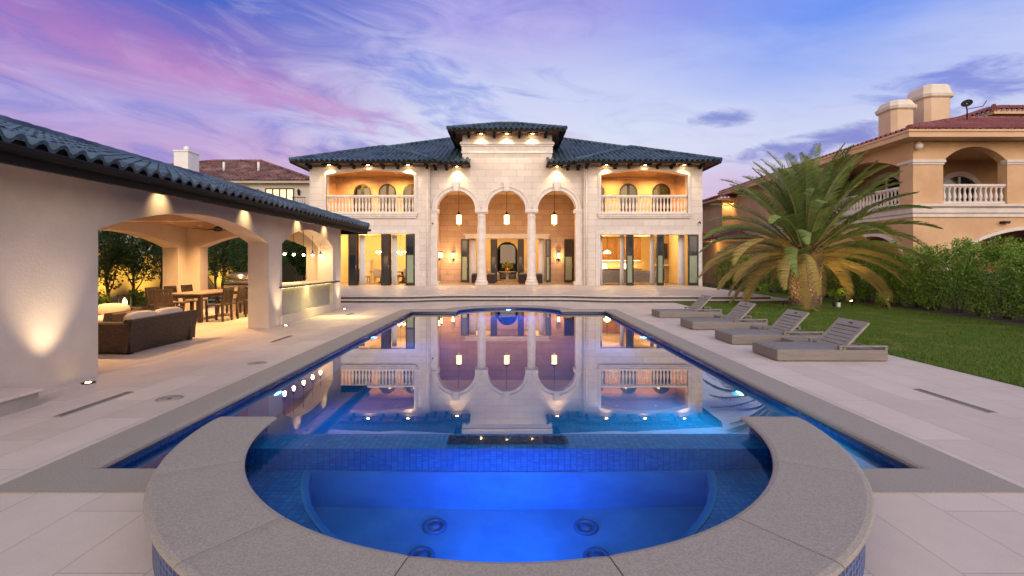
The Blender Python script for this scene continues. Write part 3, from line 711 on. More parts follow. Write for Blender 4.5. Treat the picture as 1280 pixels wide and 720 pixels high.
# cast stone trims
tr = MB()
def ring_trim(loop, y, t=.16, d=.07):
    """moulding round an opening"""
    cx_ = sum(p[0] for p in loop)/len(loop); 
    P = [Vector(p) for p in loop]; out = []
    n_ = len(P)
    for i in range(n_):
        a = (P[i]-P[i-1]).normalized() if (P[i]-P[i-1]).length > 1e-6 else Vector((1, 0)); b_ = (P[(i+1) % n_]-P[i])
        b_ = b_.normalized() if b_.length > 1e-6 else a
        na = Vector((a.y, -a.x)); nb = Vector((b_.y, -b_.x)); m_ = (na+nb).normalized(); out.append(tuple(P[i]+m_*t/max(.5, m_.dot(na))))
    tr.wallY(out, y-d, y+.02, [loop])
for l in (lb, rb):
    ring_trim(l, YF, .14, .05); ring_trim(l, YF, .05, .09)
for x0, x1, zt in ((-10.5, -5.44, 3.25), (5.3, 11.0, 3.2)):
    for t_, d in ((.24, .045), (.10, .08)):
        tr.box(x0-t_, x0, YF-d, YF+.01, ZT, zt+t_); tr.box(x1, min(x1+t_, 11.2), YF-d, YF+.01, ZT, zt+t_); tr.box(x0, x1, YF-d, YF+.01, zt, zt+t_)
for x0, x1 in ((-10.8, -5.3), (5.16, 10.6)):
    tr.box(x0, x1, YF-.16, YF+.0, 4.26, 4.36); tr.box(x0+.06, x1-.06, YF-.11, YF, 4.16, 4.26); tr.box(x0-.02, x1+.02, YF-.20, YF, 4.36, 4.43)
# archivolts and keystones of the loggia
for c in AC:
    for r0, r1, d in ((AR, AR+.30, .06), (AR+.20, AR+.30, .12), (AR, AR+.07, .10)):
        lp = [(c+r1*math.cos(R(a)), ZS+r1*math.sin(R(a))) for a in range(0, 181, 6)]+[(c+r0*math.cos(R(a)), ZS+r0*math.sin(R(a))) for a in range(180, -1, -6)]
        tr.wallY(lp, YC-d, YC+.01)
    tr.wallY([(c-.13, ZS+AR-.04), (c+.13, ZS+AR-.04), (c+.21, ZS+AR+.50), (c-.21, ZS+AR+.50)], YC-.20, YC+.02)
tr.box(-4.62, -4.22, YC-.05, YC, ZT, ZS); tr.box(3.95, 4.35, YC-.05, YC, ZT, ZS)
for x0, x1 in ((-4.62, -4.12), (3.85, 4.37)):
    tr.box(x0, x1, YC-.14, YC+.5, ZS-.10, ZS+.02); tr.box(x0, x1-.04 if x0 < 0 else x1, YC-.10, YC+.5, ZS-.2, ZS-.10); tr.box(x0, x1, YC-.12, YC+.45, ZT, ZT+.22)
# tower cornice
for z0, z1, d in ((8.02, 8.12, .05), (8.12, 8.42, .03), (8.42, 8.52, .08), (8.52, 8.60, .14), (8.60, 8.68, .10)):
    tr.box(-2.74-d, 2.55+d, YC-d, 31.0, z0, z1)
# wall top band under eaves
tr.box(LX0-.02, LX1+.02, YF-.03, YF, 7.02, 7.12); tr.box(RX0-.02, RX1+.02, YF-.03, YF, 7.02, 7.12)
tr.build('moulding', M['trim'], man)
# columns
for x in (-1.615, 1.35):
    c_ = MB(); z0 = ZT; y = YC+.22
    c_.box(x-.37, x+.37, y-.37, y+.37, z0, z0+.16, .01)
    c_.lathe((x, y, z0), [(.34, .16), (.36, .20), (.36, .25), (.31, .29), (.29, .32), (.32, .36), (.32, .39), (.275, .42), (.268, .6), (.262, 1.8), (.245, 3.0), (.228, 3.95), (.228, 4.02), (.26, 4.04), (.26, 4.08), (.232, 4.10), (.232, 4.20), (.30, 4.27), (.33, 4.30)], 28)
    c_.box(x-.38, x+.38, y-.36, y+.36, z0+4.30, ZS+.0, .01)
    c_.box(x-.33, x+.33, y-.30, y+.30, z0+4.26, z0+4.31)
    c_.build('column', M['trim'], man)
balustrade(man, -10.58, -5.51, 4.42, 5.50, YF+.14, M['trim'])
balustrade(man, 5.37, 10.38, 4.42, 5.50, YF+.14, M['trim'])
# roofs
K = .418; CA = math.cos(math.atan(K)); ZE = 7.30
XL, XR = -12.33, 11.97
rf = MB(); _tp = tile_plane
def tile_plane(mb, A, B, up, vfull, sl=None, sr=None, period=.29, course=.40, amp=.11, flat=False): _tp(mb, A, B, up, vfull, sl, sr, period, course, amp)
half_w = 8.05; Yr = 27.4+half_w; zr = ZE+K*half_w
upf = (0, CA, CA*K)
tile_plane(rf, (XL, 27.4, ZE), (-2.24, 27.4, ZE), upf, half_w/CA, sl=1/CA)
tile_plane(rf, (2.19, 27.4, ZE), (XR, 27.4, ZE), upf, half_w/CA, sr=1/CA)
tile_plane(rf, (-2.24, 31.6, ZE+K*4.2), (2.19, 31.6, ZE+K*4.2), upf, (half_w-4.2)/CA)
# wings, hipped forward
def wing(xa, xb):
    W_ = xb-xa; h = W_/2; zc = ZE+K*h
    tile_plane(rf, (xa, 27.0, ZE), (xb, 27.0, ZE), upf, h/CA, 1/CA, 1/CA)
    tile_plane(rf, (xb, 27.0, ZE), (xb, 36.5, ZE), (-CA, 0, CA*K), h/CA, 1/CA)
    tile_plane(rf, (xa, 27.0, ZE), (xa, 36.5, ZE), (CA, 0, CA*K), h/CA, 1/CA)
    m_ = (xa+xb)/2
    hip_cap(rf, (xa, 27.0, ZE+.06), (m_, 27.0+h, zc+.06)); hip_cap(rf, (xb, 27.0, ZE+.06), (m_, 27.0+h, zc+.06)); hip_cap(rf, (m_, 27+h, zc+.06), (m_, 27.4+h+.3, zc+.06))
wing(XL, -3.96); wing(3.78, XR)
for xa, sgn in ((XL, 1), (XR, -1)):
    tile_plane(rf, (xa, 27.4, ZE), (xa, 43.8, ZE), (sgn*CA, 0, CA*K), half_w/CA, 1/CA, 1/CA, period=.33, course=.6)
    hip_cap(rf, (xa, 27.2, ZE+.06), (xa+sgn*half_w, Yr, zr+.06)); hip_cap(rf, (xa, 43.6, ZE+.06), (xa+sgn*half_w, Yr, zr+.06))
hip_cap(rf, (XL+half_w, Yr, zr+.06), (XR-half_w, Yr, zr+.06))
rf.add([(XL, 43.8, ZE), (XR, 43.8, ZE), (XR-half_w, Yr, zr), (XL+half_w, Yr, zr)], [(0, 1, 2, 3)])
main_roof = rf.build('roof', M['roof'], man)
rt = MB(); tx0, tx1, ty0, ty1, tz = -3.50, 3.28, 27.4, 33.3, 9.20; kt = .38; ct = math.cos(math.atan(kt)); hd = (ty1-ty0)/2
tile_plane(rt, (tx0, ty0, tz), (tx1, ty0, tz), (0, ct, ct*kt), hd/ct, 1/ct, 1/ct); 
tile_plane(rt, (tx0, ty0, tz), (tx0, ty1, tz), (ct, 0, ct*kt), hd/ct, 1/ct, 1/ct); tile_plane(rt, (tx1, ty0, tz), (tx1, ty1, tz), (-ct, 0, ct*kt), hd/ct, 1/ct, 1/ct)
tile_plane(rt, (tx0, ty1, tz), (tx1, ty1, tz), (0, -ct, ct*kt), hd/ct, 1/ct, 1/ct)
mz = tz+kt*hd+.05
for cx_, cy_ in ((tx0, ty0), (tx0, ty1)): hip_cap(rt, (cx_, cy_, tz+.06), (tx0+hd, ty0+hd, mz))
for cx_, cy_ in ((tx1, ty0), (tx1, ty1)): hip_cap(rt, (cx_, cy_, tz+.06), (tx1-hd, ty0+hd, mz))
hip_cap(rt, (tx0+hd, ty0+hd, mz), (tx1-hd, ty0+hd, mz)); rt.build('tower_roof', M['roof'], man)
# soffits, gutters, rafter tails
sf = MB()
sf.box(XL+.05, -3.98, 27.05, 27.9, ZE-.09, ZE-.05); sf.box(3.80, XR-.05, 27.05, 27.9, ZE-.09, ZE-.05)
sf.box(XL+.05, LX0, 27.9, 43.6, ZE-.09, ZE-.05); sf.box(RX1, XR-.05, 27.9, 43.6, ZE-.09, ZE-.05)
sf.box(-3.98, -2.26, 27.45, YC, ZE-.085, ZE-.045); sf.box(2.21, 3.80, 27.45, YC, ZE-.085, ZE-.045)
for x0, x1, y0, y1 in ((tx0+.05, tx1-.05, ty0+.05, YC), (tx0+.05, -2.74, YC, ty1-.05), (2.55, tx1-.05, YC, ty1-.05)): sf.box(x0, x1, y0, y1, tz-.09, tz-.05)
sf.build('soffit', M['soffit'], man)
gt = MB(); gp = [(0, ZE-.13), (.10, ZE-.13), (.14, ZE-.07), (.14, ZE-.02), (.11, ZE-.015), (0, ZE-.015)]
gt.sweep([(XL, 43.5), (XL, 27.0), (-3.96, 27.0), (-3.96, 27.4), (-2.24, 27.4), (-2.24, 28.25)][::-1], [(-o_, z) for o_, z in gp][::-1])
gt.sweep([(2.19, 28.25), (2.19, 27.4), (3.78, 27.4), (3.78, 27.0), (XR, 27.0), (XR, 43.5)][::-1], [(-o_, z) for o_, z in gp][::-1])
gt.sweep([(tx0, ty1), (tx0, ty0), (tx1, ty0), (tx1, ty1), (tx0, ty1)][::-1], [(-o_, z+tz-ZE) for o_, z in gp][::-1])
for x0, x1, y0 in ((XL+.06, -4.02, 27.06), (-3.98, -2.26, 27.46), (2.21, 3.8, 27.46), (3.84, XR-.06, 27.06)): gt.box(x0, x1, y0, y0+.05, ZE-.12, ZE+.045)  # dark boards added so the gaps under the tile ends read as shade
gt.box(tx0+.06, tx1-.06, ty0+.06, ty0+.11, tz-.12, tz+.045)  # same added dark board, shading the gaps under the tower tiles
gt.build('gutter', M['dark'], man)
def corbel(x, y, z, a='Y'):
    c_ = MB()
    if a == 'Y': c_.wallX([(y, z-.10), (y, z-.30), (y-.10, z-.32), (y-.35, z-.22), (y-.62, z-.20), (y-.70, z-.10)], x-.07, x+.07)
    c_.build('bracket', M['dark'], man)
SPX = (-10.35, -8.1, -5.8, 5.62, 7.85, 10.1)
for x in [-11.5+i*.845 for i in range(9)]+[4.5+i*.82 for i in range(9)]:
    if min(abs(x-q_) for q_ in SPX) > .36: corbel(x, YF, ZE)
for x in (-4.3, -3.65, 3.45, 4.05): corbel(x, YC, ZE)
for x in [-3.2, -2.35, -.85, .62, 2.15, 3.0]: corbel(x, YC, tz)
MB().tube([(-4.72, 27.82, 7.2), (-4.72, 27.82, .25)], .05, 8).build('downpipe', M['trim'], man); MB().tube([(4.50, 27.82, 7.2), (4.50, 27.82, .25)], .05, 8).build('downpipe', M['trim'], man)
# folding door leaves: bronze frame, dark upper screen, pale glass below
def door_leaf(x0, x1, y, z1, parent=man, green=True, turn=0.0, split=.60):
    z0 = ZT+.01; H = z1-z0; f_ = MB(); t_ = .05
    zs_ = z0+H*split
    w_ = x1-x0
    f_.wallY(rect(x0, x1, z0, z1), y-.03, y+.03, [rect(x0+.07, x1-.07, z0+.16, zs_-.03), rect(x0+.07, x1-.07, zs_+.03, z1-.09)])
    q = f_.build('folding_door', M['bronze'], parent)
    p_ = MB(); p_.box(x0+.07, x1-.07, y-.008, y+.008, z0+.16, zs_-.03); p_.build('lower_pane', M['greenglass'] if green else M['darkglass'], q)
    p_ = MB(); p_.box(x0+.07, x1-.07, y-.008, y+.008, zs_+.03, z1-.09); p_.build('upper_pane', M['darkglass'] if green else M['bronze'], q)
    h_ = MB(); h_.tube([(x1-.035, y-.06, z0+.95), (x1-.035, y-.06, z0+1.2)], .012, 6); h_.build('handle', M['steel'], q)
    # the leaves folded behind it
    s_ = MB()
    for k in (1, 2): s_.box(x0+.02*k, x1+.03*k, y+.03+.06*k, y+.07+.06*k, z0, z1)
    s_.build('folding_door', M['bronze'], parent)
for x0, x1, g_ in ((-9.3, -8.82, 0), (-7.4, -6.92, 0), (-5.98, -5.46, 1)): door_leaf(x0, x1, 27.84, 3.22, green=g_)
for x0, x1 in ((6.80, 7.22), (8.58, 8.98), (10.40, 10.98)): door_leaf(x0, x1, 27.82, 3.18)
for x0, x1 in ((-3.20, -2.74), (-1.22, -.84), (.60, .96), (2.47, 2.78), (3.72, 4.30)): door_leaf(x0, x1, 32.22, 3.14, green=(x1 < -2 or x0 > 2.4))
# front door glass at the end of the hall
f_ = MB(); f_.wallY(arch(-.95, .70, .24, 2.45, 3.2), 38.05, 38.12, [arch(-.86, .61, .32, 2.42, 3.10)])
q = f_.build('front_door', M['iron'], man); p_ = MB(); p_.box(-.88, .63, 38.075, 38.085, .3, 3.12); p_.build('pane', M['glass'], q)
q2 = MB(); q2.box(11.02, 11.10, 27.75, 27.9, 3.88, 3.95, .01); q2.tube([(11.06, 27.76, 3.88), (11.06, 27.68, 3.83)], .035, 8); q2.build('security_camera', M['black'], man)
q2 = MB(); q2.box(-4.52, -4.44, 28.15, 28.3, 3.83, 3.90, .01); q2.build('security_camera', M['black'], man)

# curtains
def curtain(x0, x1, y, z1, label):
    m_ = MB(); n_ = 26; rings = []
    for z, k in ((ZT+.02, 1.0), (1.2, .94), (z1, .86)):
        front = [(x0+(x1-x0)*(.5+(i/(n_-1)-.5)*k), y+.04*math.sin(i*1.9)) for i in range(n_)]
        rings.append([(a, c, z) for a, c in front]+[(a, c+.012, z) for a, c in front[::-1]])
    m_.rings(rings, True, True); tag(m_.build('curtain', M['curtain']), label, 'curtain', 'white curtains in the open doorways')
for x0, x1, y, l in ((-8.86, -8.50, 28.45, 'white curtain in the left wing doorway, left of the dining table'), (-6.94, -6.60, 28.45, 'white curtain in the left wing doorway, right of the middle folding door'),
    (5.30, 5.55, 28.45, 'white curtain at the left jamb of the right wing doorway'), (6.58, 6.84, 28.45, 'white curtain left of the first folding door of the right wing'),
    (8.36, 8.62, 28.45, 'white curtain left of the second folding door of the right wing'), (10.02, 10.44, 28.45, 'widest white curtain of the right wing, beside the fireplace'),
    (-2.72, -2.25, 32.95, 'white curtain at the left side of the loggia doorway'), (2.02, 2.46, 32.95, 'white curtain at the right side of the loggia doorway')):
    curtain(x0, x1, y, 3.2, l)
# ================================================================== THE PAVILION
pav = empty('pavilion', (0, 0, 0), 'open sand stucco pavilion with arches and blue tiled roof, left of the pool', 'pavilion')
PX0, PX1, PB0, PB1, PE0, PE1 = -6.25, -5.75, -11.25, -10.75, 16.0, 16.43
w_ = MB()
w_.wallX([(-3, -.05), (PE1, -.05), (PE1, 2.82), (-3, 2.82)], PX0, PX1, [arch(6.72, 11.5, 0.003, 2.04, 2.47, 28), arch(12.17, 15.7, .24, 2.06, 2.52, 28)])
w_.build('front_wall', M['stucco'], pav)
w_ = MB(); w_.wallX([(-3, -.05), (PE1, -.05), (PE1, 2.82), (-3, 2.82)], PB0, PB1, [arch(5.2, 10.0, .003, 2.04, 2.47, 24), arch(10.85, 15.6, .003, 2.06, 2.47, 28)])
w_.wallY([(PB1, -.05), (PX0, -.05), (PX0, 2.82), (PB1, 2.82)], PE0, PE1, [arch(-10.3, -6.75, .003, 2.08, 2.5, 28)])
w_.box(PB1, PX0, -3.2, -3.0, -.05, 2.82); w_.build('rear_wall', M['stucco'], pav)
c_ = MB(); c_.box(PB1, PX0, -3, PE0, 2.74, 2.80); c_.build('ceiling', M['soffit_y'], pav)
bm_ = MB()
for y in (3.0, 6.3, 11.9): bm_.box(PB1, PX0, y-.12, y+.12, 2.60, 2.75)
bm_.build('ceiling_beam', M['stucco'], pav)
KP = .31; CP = math.cos(math.atan(KP)); ex0, ex1, ey1 = -12.02, -4.98, 17.0; hw = (ex1-ex0)/2; pz = 2.80
rp = MB()
tile_plane(rp, (ex1, ey1, pz), (ex1, -4, pz), (-CP, 0, CP*KP), hw/CP, sl=1/CP, period=.235, course=.36, amp=.065)
tile_plane(rp, (ex0, ey1, pz), (ex0, -4, pz), (CP, 0, CP*KP), hw/CP, sl=1/CP, period=.3, course=.5)
tile_plane(rp, (ex0, ey1, pz), (ex1, ey1, pz), (0, -CP, CP*KP), hw/CP, 1/CP, 1/CP, period=.235)
xm = (ex0+ex1)/2; zm = pz+KP*hw+.05
hip_cap(rp, (ex1, ey1, pz+.07), (xm, ey1-hw, zm), .11, .36); hip_cap(rp, (ex0, ey1, pz+.07), (xm, ey1-hw, zm), .11, .36); hip_cap(rp, (xm, ey1-hw, zm), (xm, -4, zm), .11, .36)
rp.build('roof', M['roof'], pav)
g_ = MB(); pr = [(-.02, 2.57), (-.02, 2.66), (.02, 2.675), (.06, 2.675), (.085, 2.70), (.085, 2.745), (.07, 2.755), (-.04, 2.755), (-.05, 2.82), (-.09, 2.82), (-.09, 2.57)]  # inner edge doubles as an added dark board, shading the gaps under the tiles
g_.sweep([(ex0, -4), (ex0, ey1), (ex1, ey1), (ex1, -4)], pr); g_.build('gutter', M['dark'], pav)
s_ = MB(); s_.box(PX1, ex1-.1, -4, ey1-.1, 2.785, 2.795); s_.box(ex0, PB0, -4, ey1-.1, 2.785, 2.795); s_.box(PB0, PX1, PE1, ey1-.1, 2.785, 2.795); s_.build('soffit', M['soffit_y'], pav)
MB().box(PX1, PX1+.05, 12.05, 15.85, 0, .235, .01).build('plinth', M['stucco'], pav)
bar = empty('bar', (-6.0, 13.9, 0), 'grey outdoor bar with glowing strip under its counter, in the second pavilion arch', 'bar')
b = MB(); b.box(-6.20, -5.86, 12.17, 15.7, .24, .925); b.build('front_panel', M['concrete'], bar)
b = MB(); b.box(-6.62, -5.60, 12.02, 15.98, .93, .955, .004); b.build('counter_edge', M['dark'], bar)
b = MB(); b.box(-6.60, -5.62, 12.04, 15.96, .955, .985, .008); b.build('countertop', M['concrete'], bar)
b = MB(); b.box(-5.82, -5.80, 12.2, 15.67, .905, .928); b.build('led_strip', M['e_led'], bar)
lamp('AREA', (-5.79, 13.93, .90), 30, (1, .80, .30), bar, direction=(-.35, 0, -1), dims=(.03, 3.4))
b = empty('step', (-5.47, 1.2, 0), 'low stone bench step along the near left pavilion wall', 'step')
MB().box(-5.75, -5.19, -3, 5.3, 0, .15).build('base', M['concrete'], b); MB().box(-5.75, -5.16, -3, 5.33, .15, .185, .008).build('slab', M['paver'], b)

# uplights in the deck, with the glow they throw up the wall
for i, (y, x, lb) in enumerate(((6.28, -5.50, 'recessed deck uplight at the foot of the near wall of the pavilion'), (11.94, -5.55, 'recessed deck uplight at the foot of the middle pier of the pavilion'), (16.2, -5.55, 'recessed deck uplight at the far corner pier of the pavilion'))):
    e_ = empty('deck_uplight', (x, y, 0), lb, 'uplight', 'recessed uplights along the pavilion')
    MB().lathe((x, y, 0), [(.075, 0), (.075, .012), (.06, .016), (.055, .010), (.0005, .010)], 20).build('bezel', M['iron'], e_)
    MB().lathe((x, y, .0105), [(.034, 0), (.03, .004), (.0005, .005)], 16).build('lens', M['e_warm'], e_)
    yy = y-.35 if i == 0 else y+(.0 if i == 1 else -.05)
    lamp('SPOT', (x+.09, yy, .05), (105, 75, 70)[i], (1, .76, .48), e_, .06, (-.19, 0, 1), 62, 1.0)
# downlights in the pavilion soffit
for i, (y, lb) in enumerate(((7.9, 'soffit downlight over the left side of the wide pavilion arch'), (10.45, 'soffit downlight over the right side of the wide pavilion arch'), (13.05, 'soffit downlight over the left half of the bar arch'), (14.95, 'soffit downlight over the right half of the bar arch'))):
    e_ = empty('soffit_downlight', (-5.58, y, 2.78), lb, 'downlight', 'downlights in the pavilion soffit')
    MB().lathe((-5.50, y, 2.765), [(.06, 0), (.06, .02), (.045, .02), (.045, .004)], 18).build('trim_ring', M['iron'], e_)
    MB().lathe((-5.50, y, 2.773), [(.042, 0), (.0005, .001)], 14).build('lens', M['e_warm'], e_)
    lamp('SPOT', (-5.50, y, 2.76), 22, (1, .70, .34), e_, .03, (-1.1, 0, -1), 95, 1.0)
# ceiling lights
cl = 0
for (x, y, lb) in ((-9.84, 13.96, 'left one of the two ceiling lights seen through the wide pavilion arch'), (-9.7, 15.1, 'right one of the two ceiling lights seen through the wide pavilion arch, nearest the fan'), (-8.0, 9.5, 'ceiling light over the wicker sofa'), (-9.8, 9.5, 'ceiling light over the wicker armchair'), (-7.4, 12.6, 'ceiling light over the near corner of the dining table'), (-7.3, 15.0, 'ceiling light over the grill counter'), (-8.4, 5.0, 'ceiling light in the near bay of the pavilion, behind the solid wall')):
    e_ = empty('ceiling_light', (x, y, 2.74), lb, 'ceiling light', 'ceiling lights in the pavilion')
    MB().lathe((x, y, 2.72), [(.07, 0), (.07, .02), (.05, .02), (.05, .006)], 18).build('trim_ring', M['white'], e_)
    MB().lathe((x, y, 2.727), [(.048, 0), (.0005, .001)], 14).build('lens', M['e_warm'], e_)
    lamp('SPOT', (x, y, 2.70), 380, (1, .56, .22), e_, .05, (0, 0, -1), 135, .8)
# fan
e_ = empty('ceiling_fan', (-8.85, 14.6, 2.74), 'dark five blade ceiling fan over the dining table in the pavilion', 'fan')
MB().tube([(-8.85, 14.6, 2.74), (-8.85, 14.6, 2.66)], .02, 8).build('rod', M['iron'], e_)
MB().lathe((-8.85, 14.6, 2.52), [(.03, 0), (.11, .02), (.13, .07), (.10, .13), (.04, .16)], 18).build('motor', M['iron'], e_)
for k in range(5):
    a = R(72*k+12); m_ = MB(); c, s = math.cos(a), math.sin(a)
    f = lambda r, t_, z: (-8.85+c*r-s*t_, 14.6+s*r+c*t_, 2.575+z)
    m_.rings([[f(r, -wd, .012), f(r, wd, -.012), f(r, wd, -.004), f(r, -wd, .020)] for r, wd in ((.10, .03), (.2, .055), (.5, .075), (.66, .06))], True); m_.build('blade', M['darkwood'], e_)
# pendants over the bar
for i, y in enumerate((12.95, 13.5, 14.15, 14.8, 15.42)):
    h = (15.7-12.17)/2; r_ = .46; RR = (h*h+r_*r_)/(2*r_); zt = 2.52-RR+math.sqrt(RR*RR-(y-13.935)**2)
    e_ = empty('bar_pendant', (-6.05, y, 1.79), 'small bare bulb pendant over the bar, %s' % ('nearest the middle pier', 'second from the middle pier', 'the middle one of five', 'second from the far end', 'nearest the far end')[i], 'pendant lamp', 'row of pendants over the bar')
    MB().tube([(-6.05, y, 1.92), (-6.05, y, zt+.01)], .006, 6).build('cord', M['iron'], e_)
    MB().lathe((-6.05, y, 1.83), [(.05, 0), (.045, .03), (.02, .06), (.016, .11), (.003, .12)], 12).build('socket', M['iron'], e_)
    MB().ball((-6.05, y, 1.80), .036, 12).build('bulb', M['e_bulb'], e_)
    lamp('POINT', (-6.05, y, 1.74), 8, (1, .70, .36), e_, .04)

# ------------------------------------------------------------------ furniture of the pavilion
def sofa(cx, cy, L, D, rz, label, cat='sofa', nm='wicker_sofa', nc=2):
    t_ = empty(nm, (0, 0, 0), label, cat)
    fr = MB()  # back along -y... local: back at y=-D/2, faces +y
    fr.box(-L/2+.03, L/2-.03, -D/2+.08, D/2-.01, .05, .30, .03)
    fr.build('frame', M['wicker'], t_)
    b_ = MB(); f = lambda x, y, z: (x, y, z)
    b_.rings([[(-L/2, -D/2+o1, z), (L/2, -D/2+o1, z), (L/2, -D/2+o2, z), (-L/2, -D/2+o2, z)] for z, o1, o2 in ((.04, .06, .2), (.30, .02, .18), (.56, -.03, .12), (.60, -.02, .10))], True)
    b_.build('backrest', M['wicker'], t_)
    for s in (-1, 1):
        a = MB(); a.rings([[(s*L/2-s*o1, -D/2+.02, z), (s*L/2-s*o1, D/2, z), (s*L/2-s*o2, D/2, z), (s*L/2-s*o2, -D/2+.02, z)] for z, o1, o2 in ((.04, .03, .18), (.40, 0, .18), (.52, -.02, .16), (.55, .01, .14))], True)
        a.build('arm', M['wicker'], t_)
    w1 = (L-.36)/nc
    for k in range(nc):
        x0 = -L/2+.18+w1*k
        MB().cushion(x0+.01, x0+w1-.01, -D/2+.14, D/2-.02, .30, .46).build('seat_cushion', M['cushion'], t_)
        MB().cushion(x0+.01, x0+w1-.01, -D/2+.12, -D/2+.32, .42, .70).build('back_cushion', M['cushion'], t_)
    for sx_ in (-1, 1):
        for sy_ in (-1, 1): MB().box(sx_*(L/2-.1)-.04, sx_*(L/2-.1)+.04, sy_*(D/2-.1)-.04, sy_*(D/2-.1)+.04, 0, .05).build('foot', M['iron'], t_)
    t_.location = (cx, cy, 0); t_.rotation_euler = (0, 0, rz); return t_
sofa(-6.92, 9.05, 1.75, .95, R(90), 'dark wicker sofa with cream cushions, its back to the pool', nc=2)
sofa(-8.55, 10.15, 1.05, .9, R(180), 'dark wicker armchair with a tall cream cushion beyond the sofa', 'armchair', 'wicker_armchair', 1)
e_ = empty('coffee_table', (-8.2, 8.6, 0), 'low dark round fire table in front of the wicker sofa', 'table')
MB().lathe((-8.2, 8.6, 0), [(.38, 0), (.42, .05), (.45, .30), (.47, .34), (.44, .36), (.0005, .36)], 28).build('tabletop', M['darkwood'], e_)
e_ = empty('candle_lantern', (-8.72, 10.9, 0), 'small lit lantern on a dark stand behind the armchair', 'lantern')
MB().box(-8.84, -8.6, 10.78, 11.02, 0, .55, .01).build('stand', M['darkwood'], e_)
q = MB()
for dx in (-.08, .08):
    for dy in (-.08, .08): q.box(-8.72+dx-.008, -8.72+dx+.008, 10.9+dy-.008, 10.9+dy+.008, .55, .83)
q.box(-8.82, -8.62, 10.8, 11.0, .55, .565); q.box(-8.82, -8.62, 10.8, 11.0, .83, .85); q.build('cage', M['iron'], e_)
MB().lathe((-8.72, 10.9, .565), [(.04, 0), (.04, .14), (.02, .19), (.0005, .22)], 12).build('flame', M['e_flame'], e_)
lamp('POINT', (-8.72, 10.9, .70), 3, (1, .6, .25), e_, .03)
# dining table and chairs
e_ = empty('dining_table', (-8.58, 13.7, 0), 'long dark wooden dining table in the pavilion', 'table')
t_ = MB()
for k in range(8): t_.box(-9.1+k*.131, -9.1+k*.131+.127, 12.5, 14.9, .72, .755, .004)
t_.build('tabletop', M['tablewood'], e_)
t_ = MB(); t_.box(-9.04, -8.11, 12.58, 14.82, .64, .72); t_.build('apron', M['darkwood'], e_)
for x in (-9.05, -8.14):
    for y in (12.55, 14.78): MB().box(x, x+.09, y, y+.09, 0, .715).build('leg', M['darkwood'], e_)
def dining_chair():
    t = empty('dining_chair', (0, 0, 0), 'x', 'chair')
    for sx_ in (-1, 1):
        q_ = MB(); q_.box(sx_*.21-.022, sx_*.21+.022, .17, .215, 0, .42); q_.build('leg', M['darkwood'], t)
        q_ = MB(); q_.bar((sx_*.21, -.23, 0), (sx_*.21, -.20, .45), .044, .044, (0, 1, 0)); q_.bar((sx_*.21, -.20, .44), (sx_*.21, -.27, .90), .044, .04, (0, 1, 0)); q_.build('leg', M['darkwood'], t)
    q_ = MB(); q_.box(-.23, .23, -.21, .22, .42, .455, .006); q_.build('seat', M['darkwood'], t)
    q_ = MB()
    for i in range(7): q_.bar((-.18+i*.06, -.21, .47), (-.18+i*.06, -.262, .84), .042, .014, (0, 1, 0))
    q_.bar((-.23, -.268, .875), (.23, -.268, .875), .03, .07); q_.bar((-.21, -.212, .50), (.21, -.212, .50), .03, .04); q_.build('backrest', M['darkwood'], t)
    return t
dch = dining_chair(); gname = 'dark slatted chairs round the pavilion table'
for (x, y, a, lb) in ((-7.82, 12.95, 90, 'dark slatted chair on the pool side of the pavilion table, nearest the camera'), (-7.82, 13.65, 90, 'dark slatted chair on the pool side of the pavilion table, the middle of three'), (-7.82, 14.35, 90, 'dark slatted chair on the pool side of the pavilion table, the farthest of three'),
    (-8.62, 12.2, 0, 'dark slatted chair at the near head of the pavilion table, seen from behind'), (-9.4, 13.0, -90, 'dark slatted chair on the hedge side of the pavilion table, nearest the camera'), (-9.4, 13.7, -90, 'dark slatted chair on the hedge side of the pavilion table, the middle of three'),
    (-9.4, 14.4, -90, 'dark slatted chair on the hedge side of the pavilion table, the farthest of three'), (-8.6, 15.2, 180, 'dark slatted chair at the far head of the pavilion table')):
    place(dch, USED, (x, y, 0), R(a), lb, gname)
# grill counter
e_ = empty('grill_counter', (-8.0, 15.6, 0), 'tan stucco kitchen counter with a dark stone top under the end arch of the pavilion', 'counter')
MB().box(-9.1, -6.75, 15.35, 15.98, 0, .86).build('base', M['stucco'], e_); MB().box(-9.15, -6.7, 15.30, 16.0, .86, .90, .006).build('countertop', M['dark'], e_)
e_ = empty('grill', (-8.72, 15.62, .9), 'rounded stainless steel gas grill on the pavilion counter', 'grill')
MB().box(-9.0, -8.2, 15.40, 15.9, .90, 1.0, .01).build('body', M['steel'], e_)
h_ = MB(); h_.rings([[(x, 15.65+.25*math.cos(R(a)), 1.0+.25*math.sin(R(a))) for a in range(0, 181, 15)] for x in (-9.0, -8.2)], True, True); h_.build('lid', M['steel'], e_)
MB().tube([(-8.9, 15.36, 1.12), (-8.3, 15.36, 1.12)], .014, 8).build('handle', M['steel'], e_)

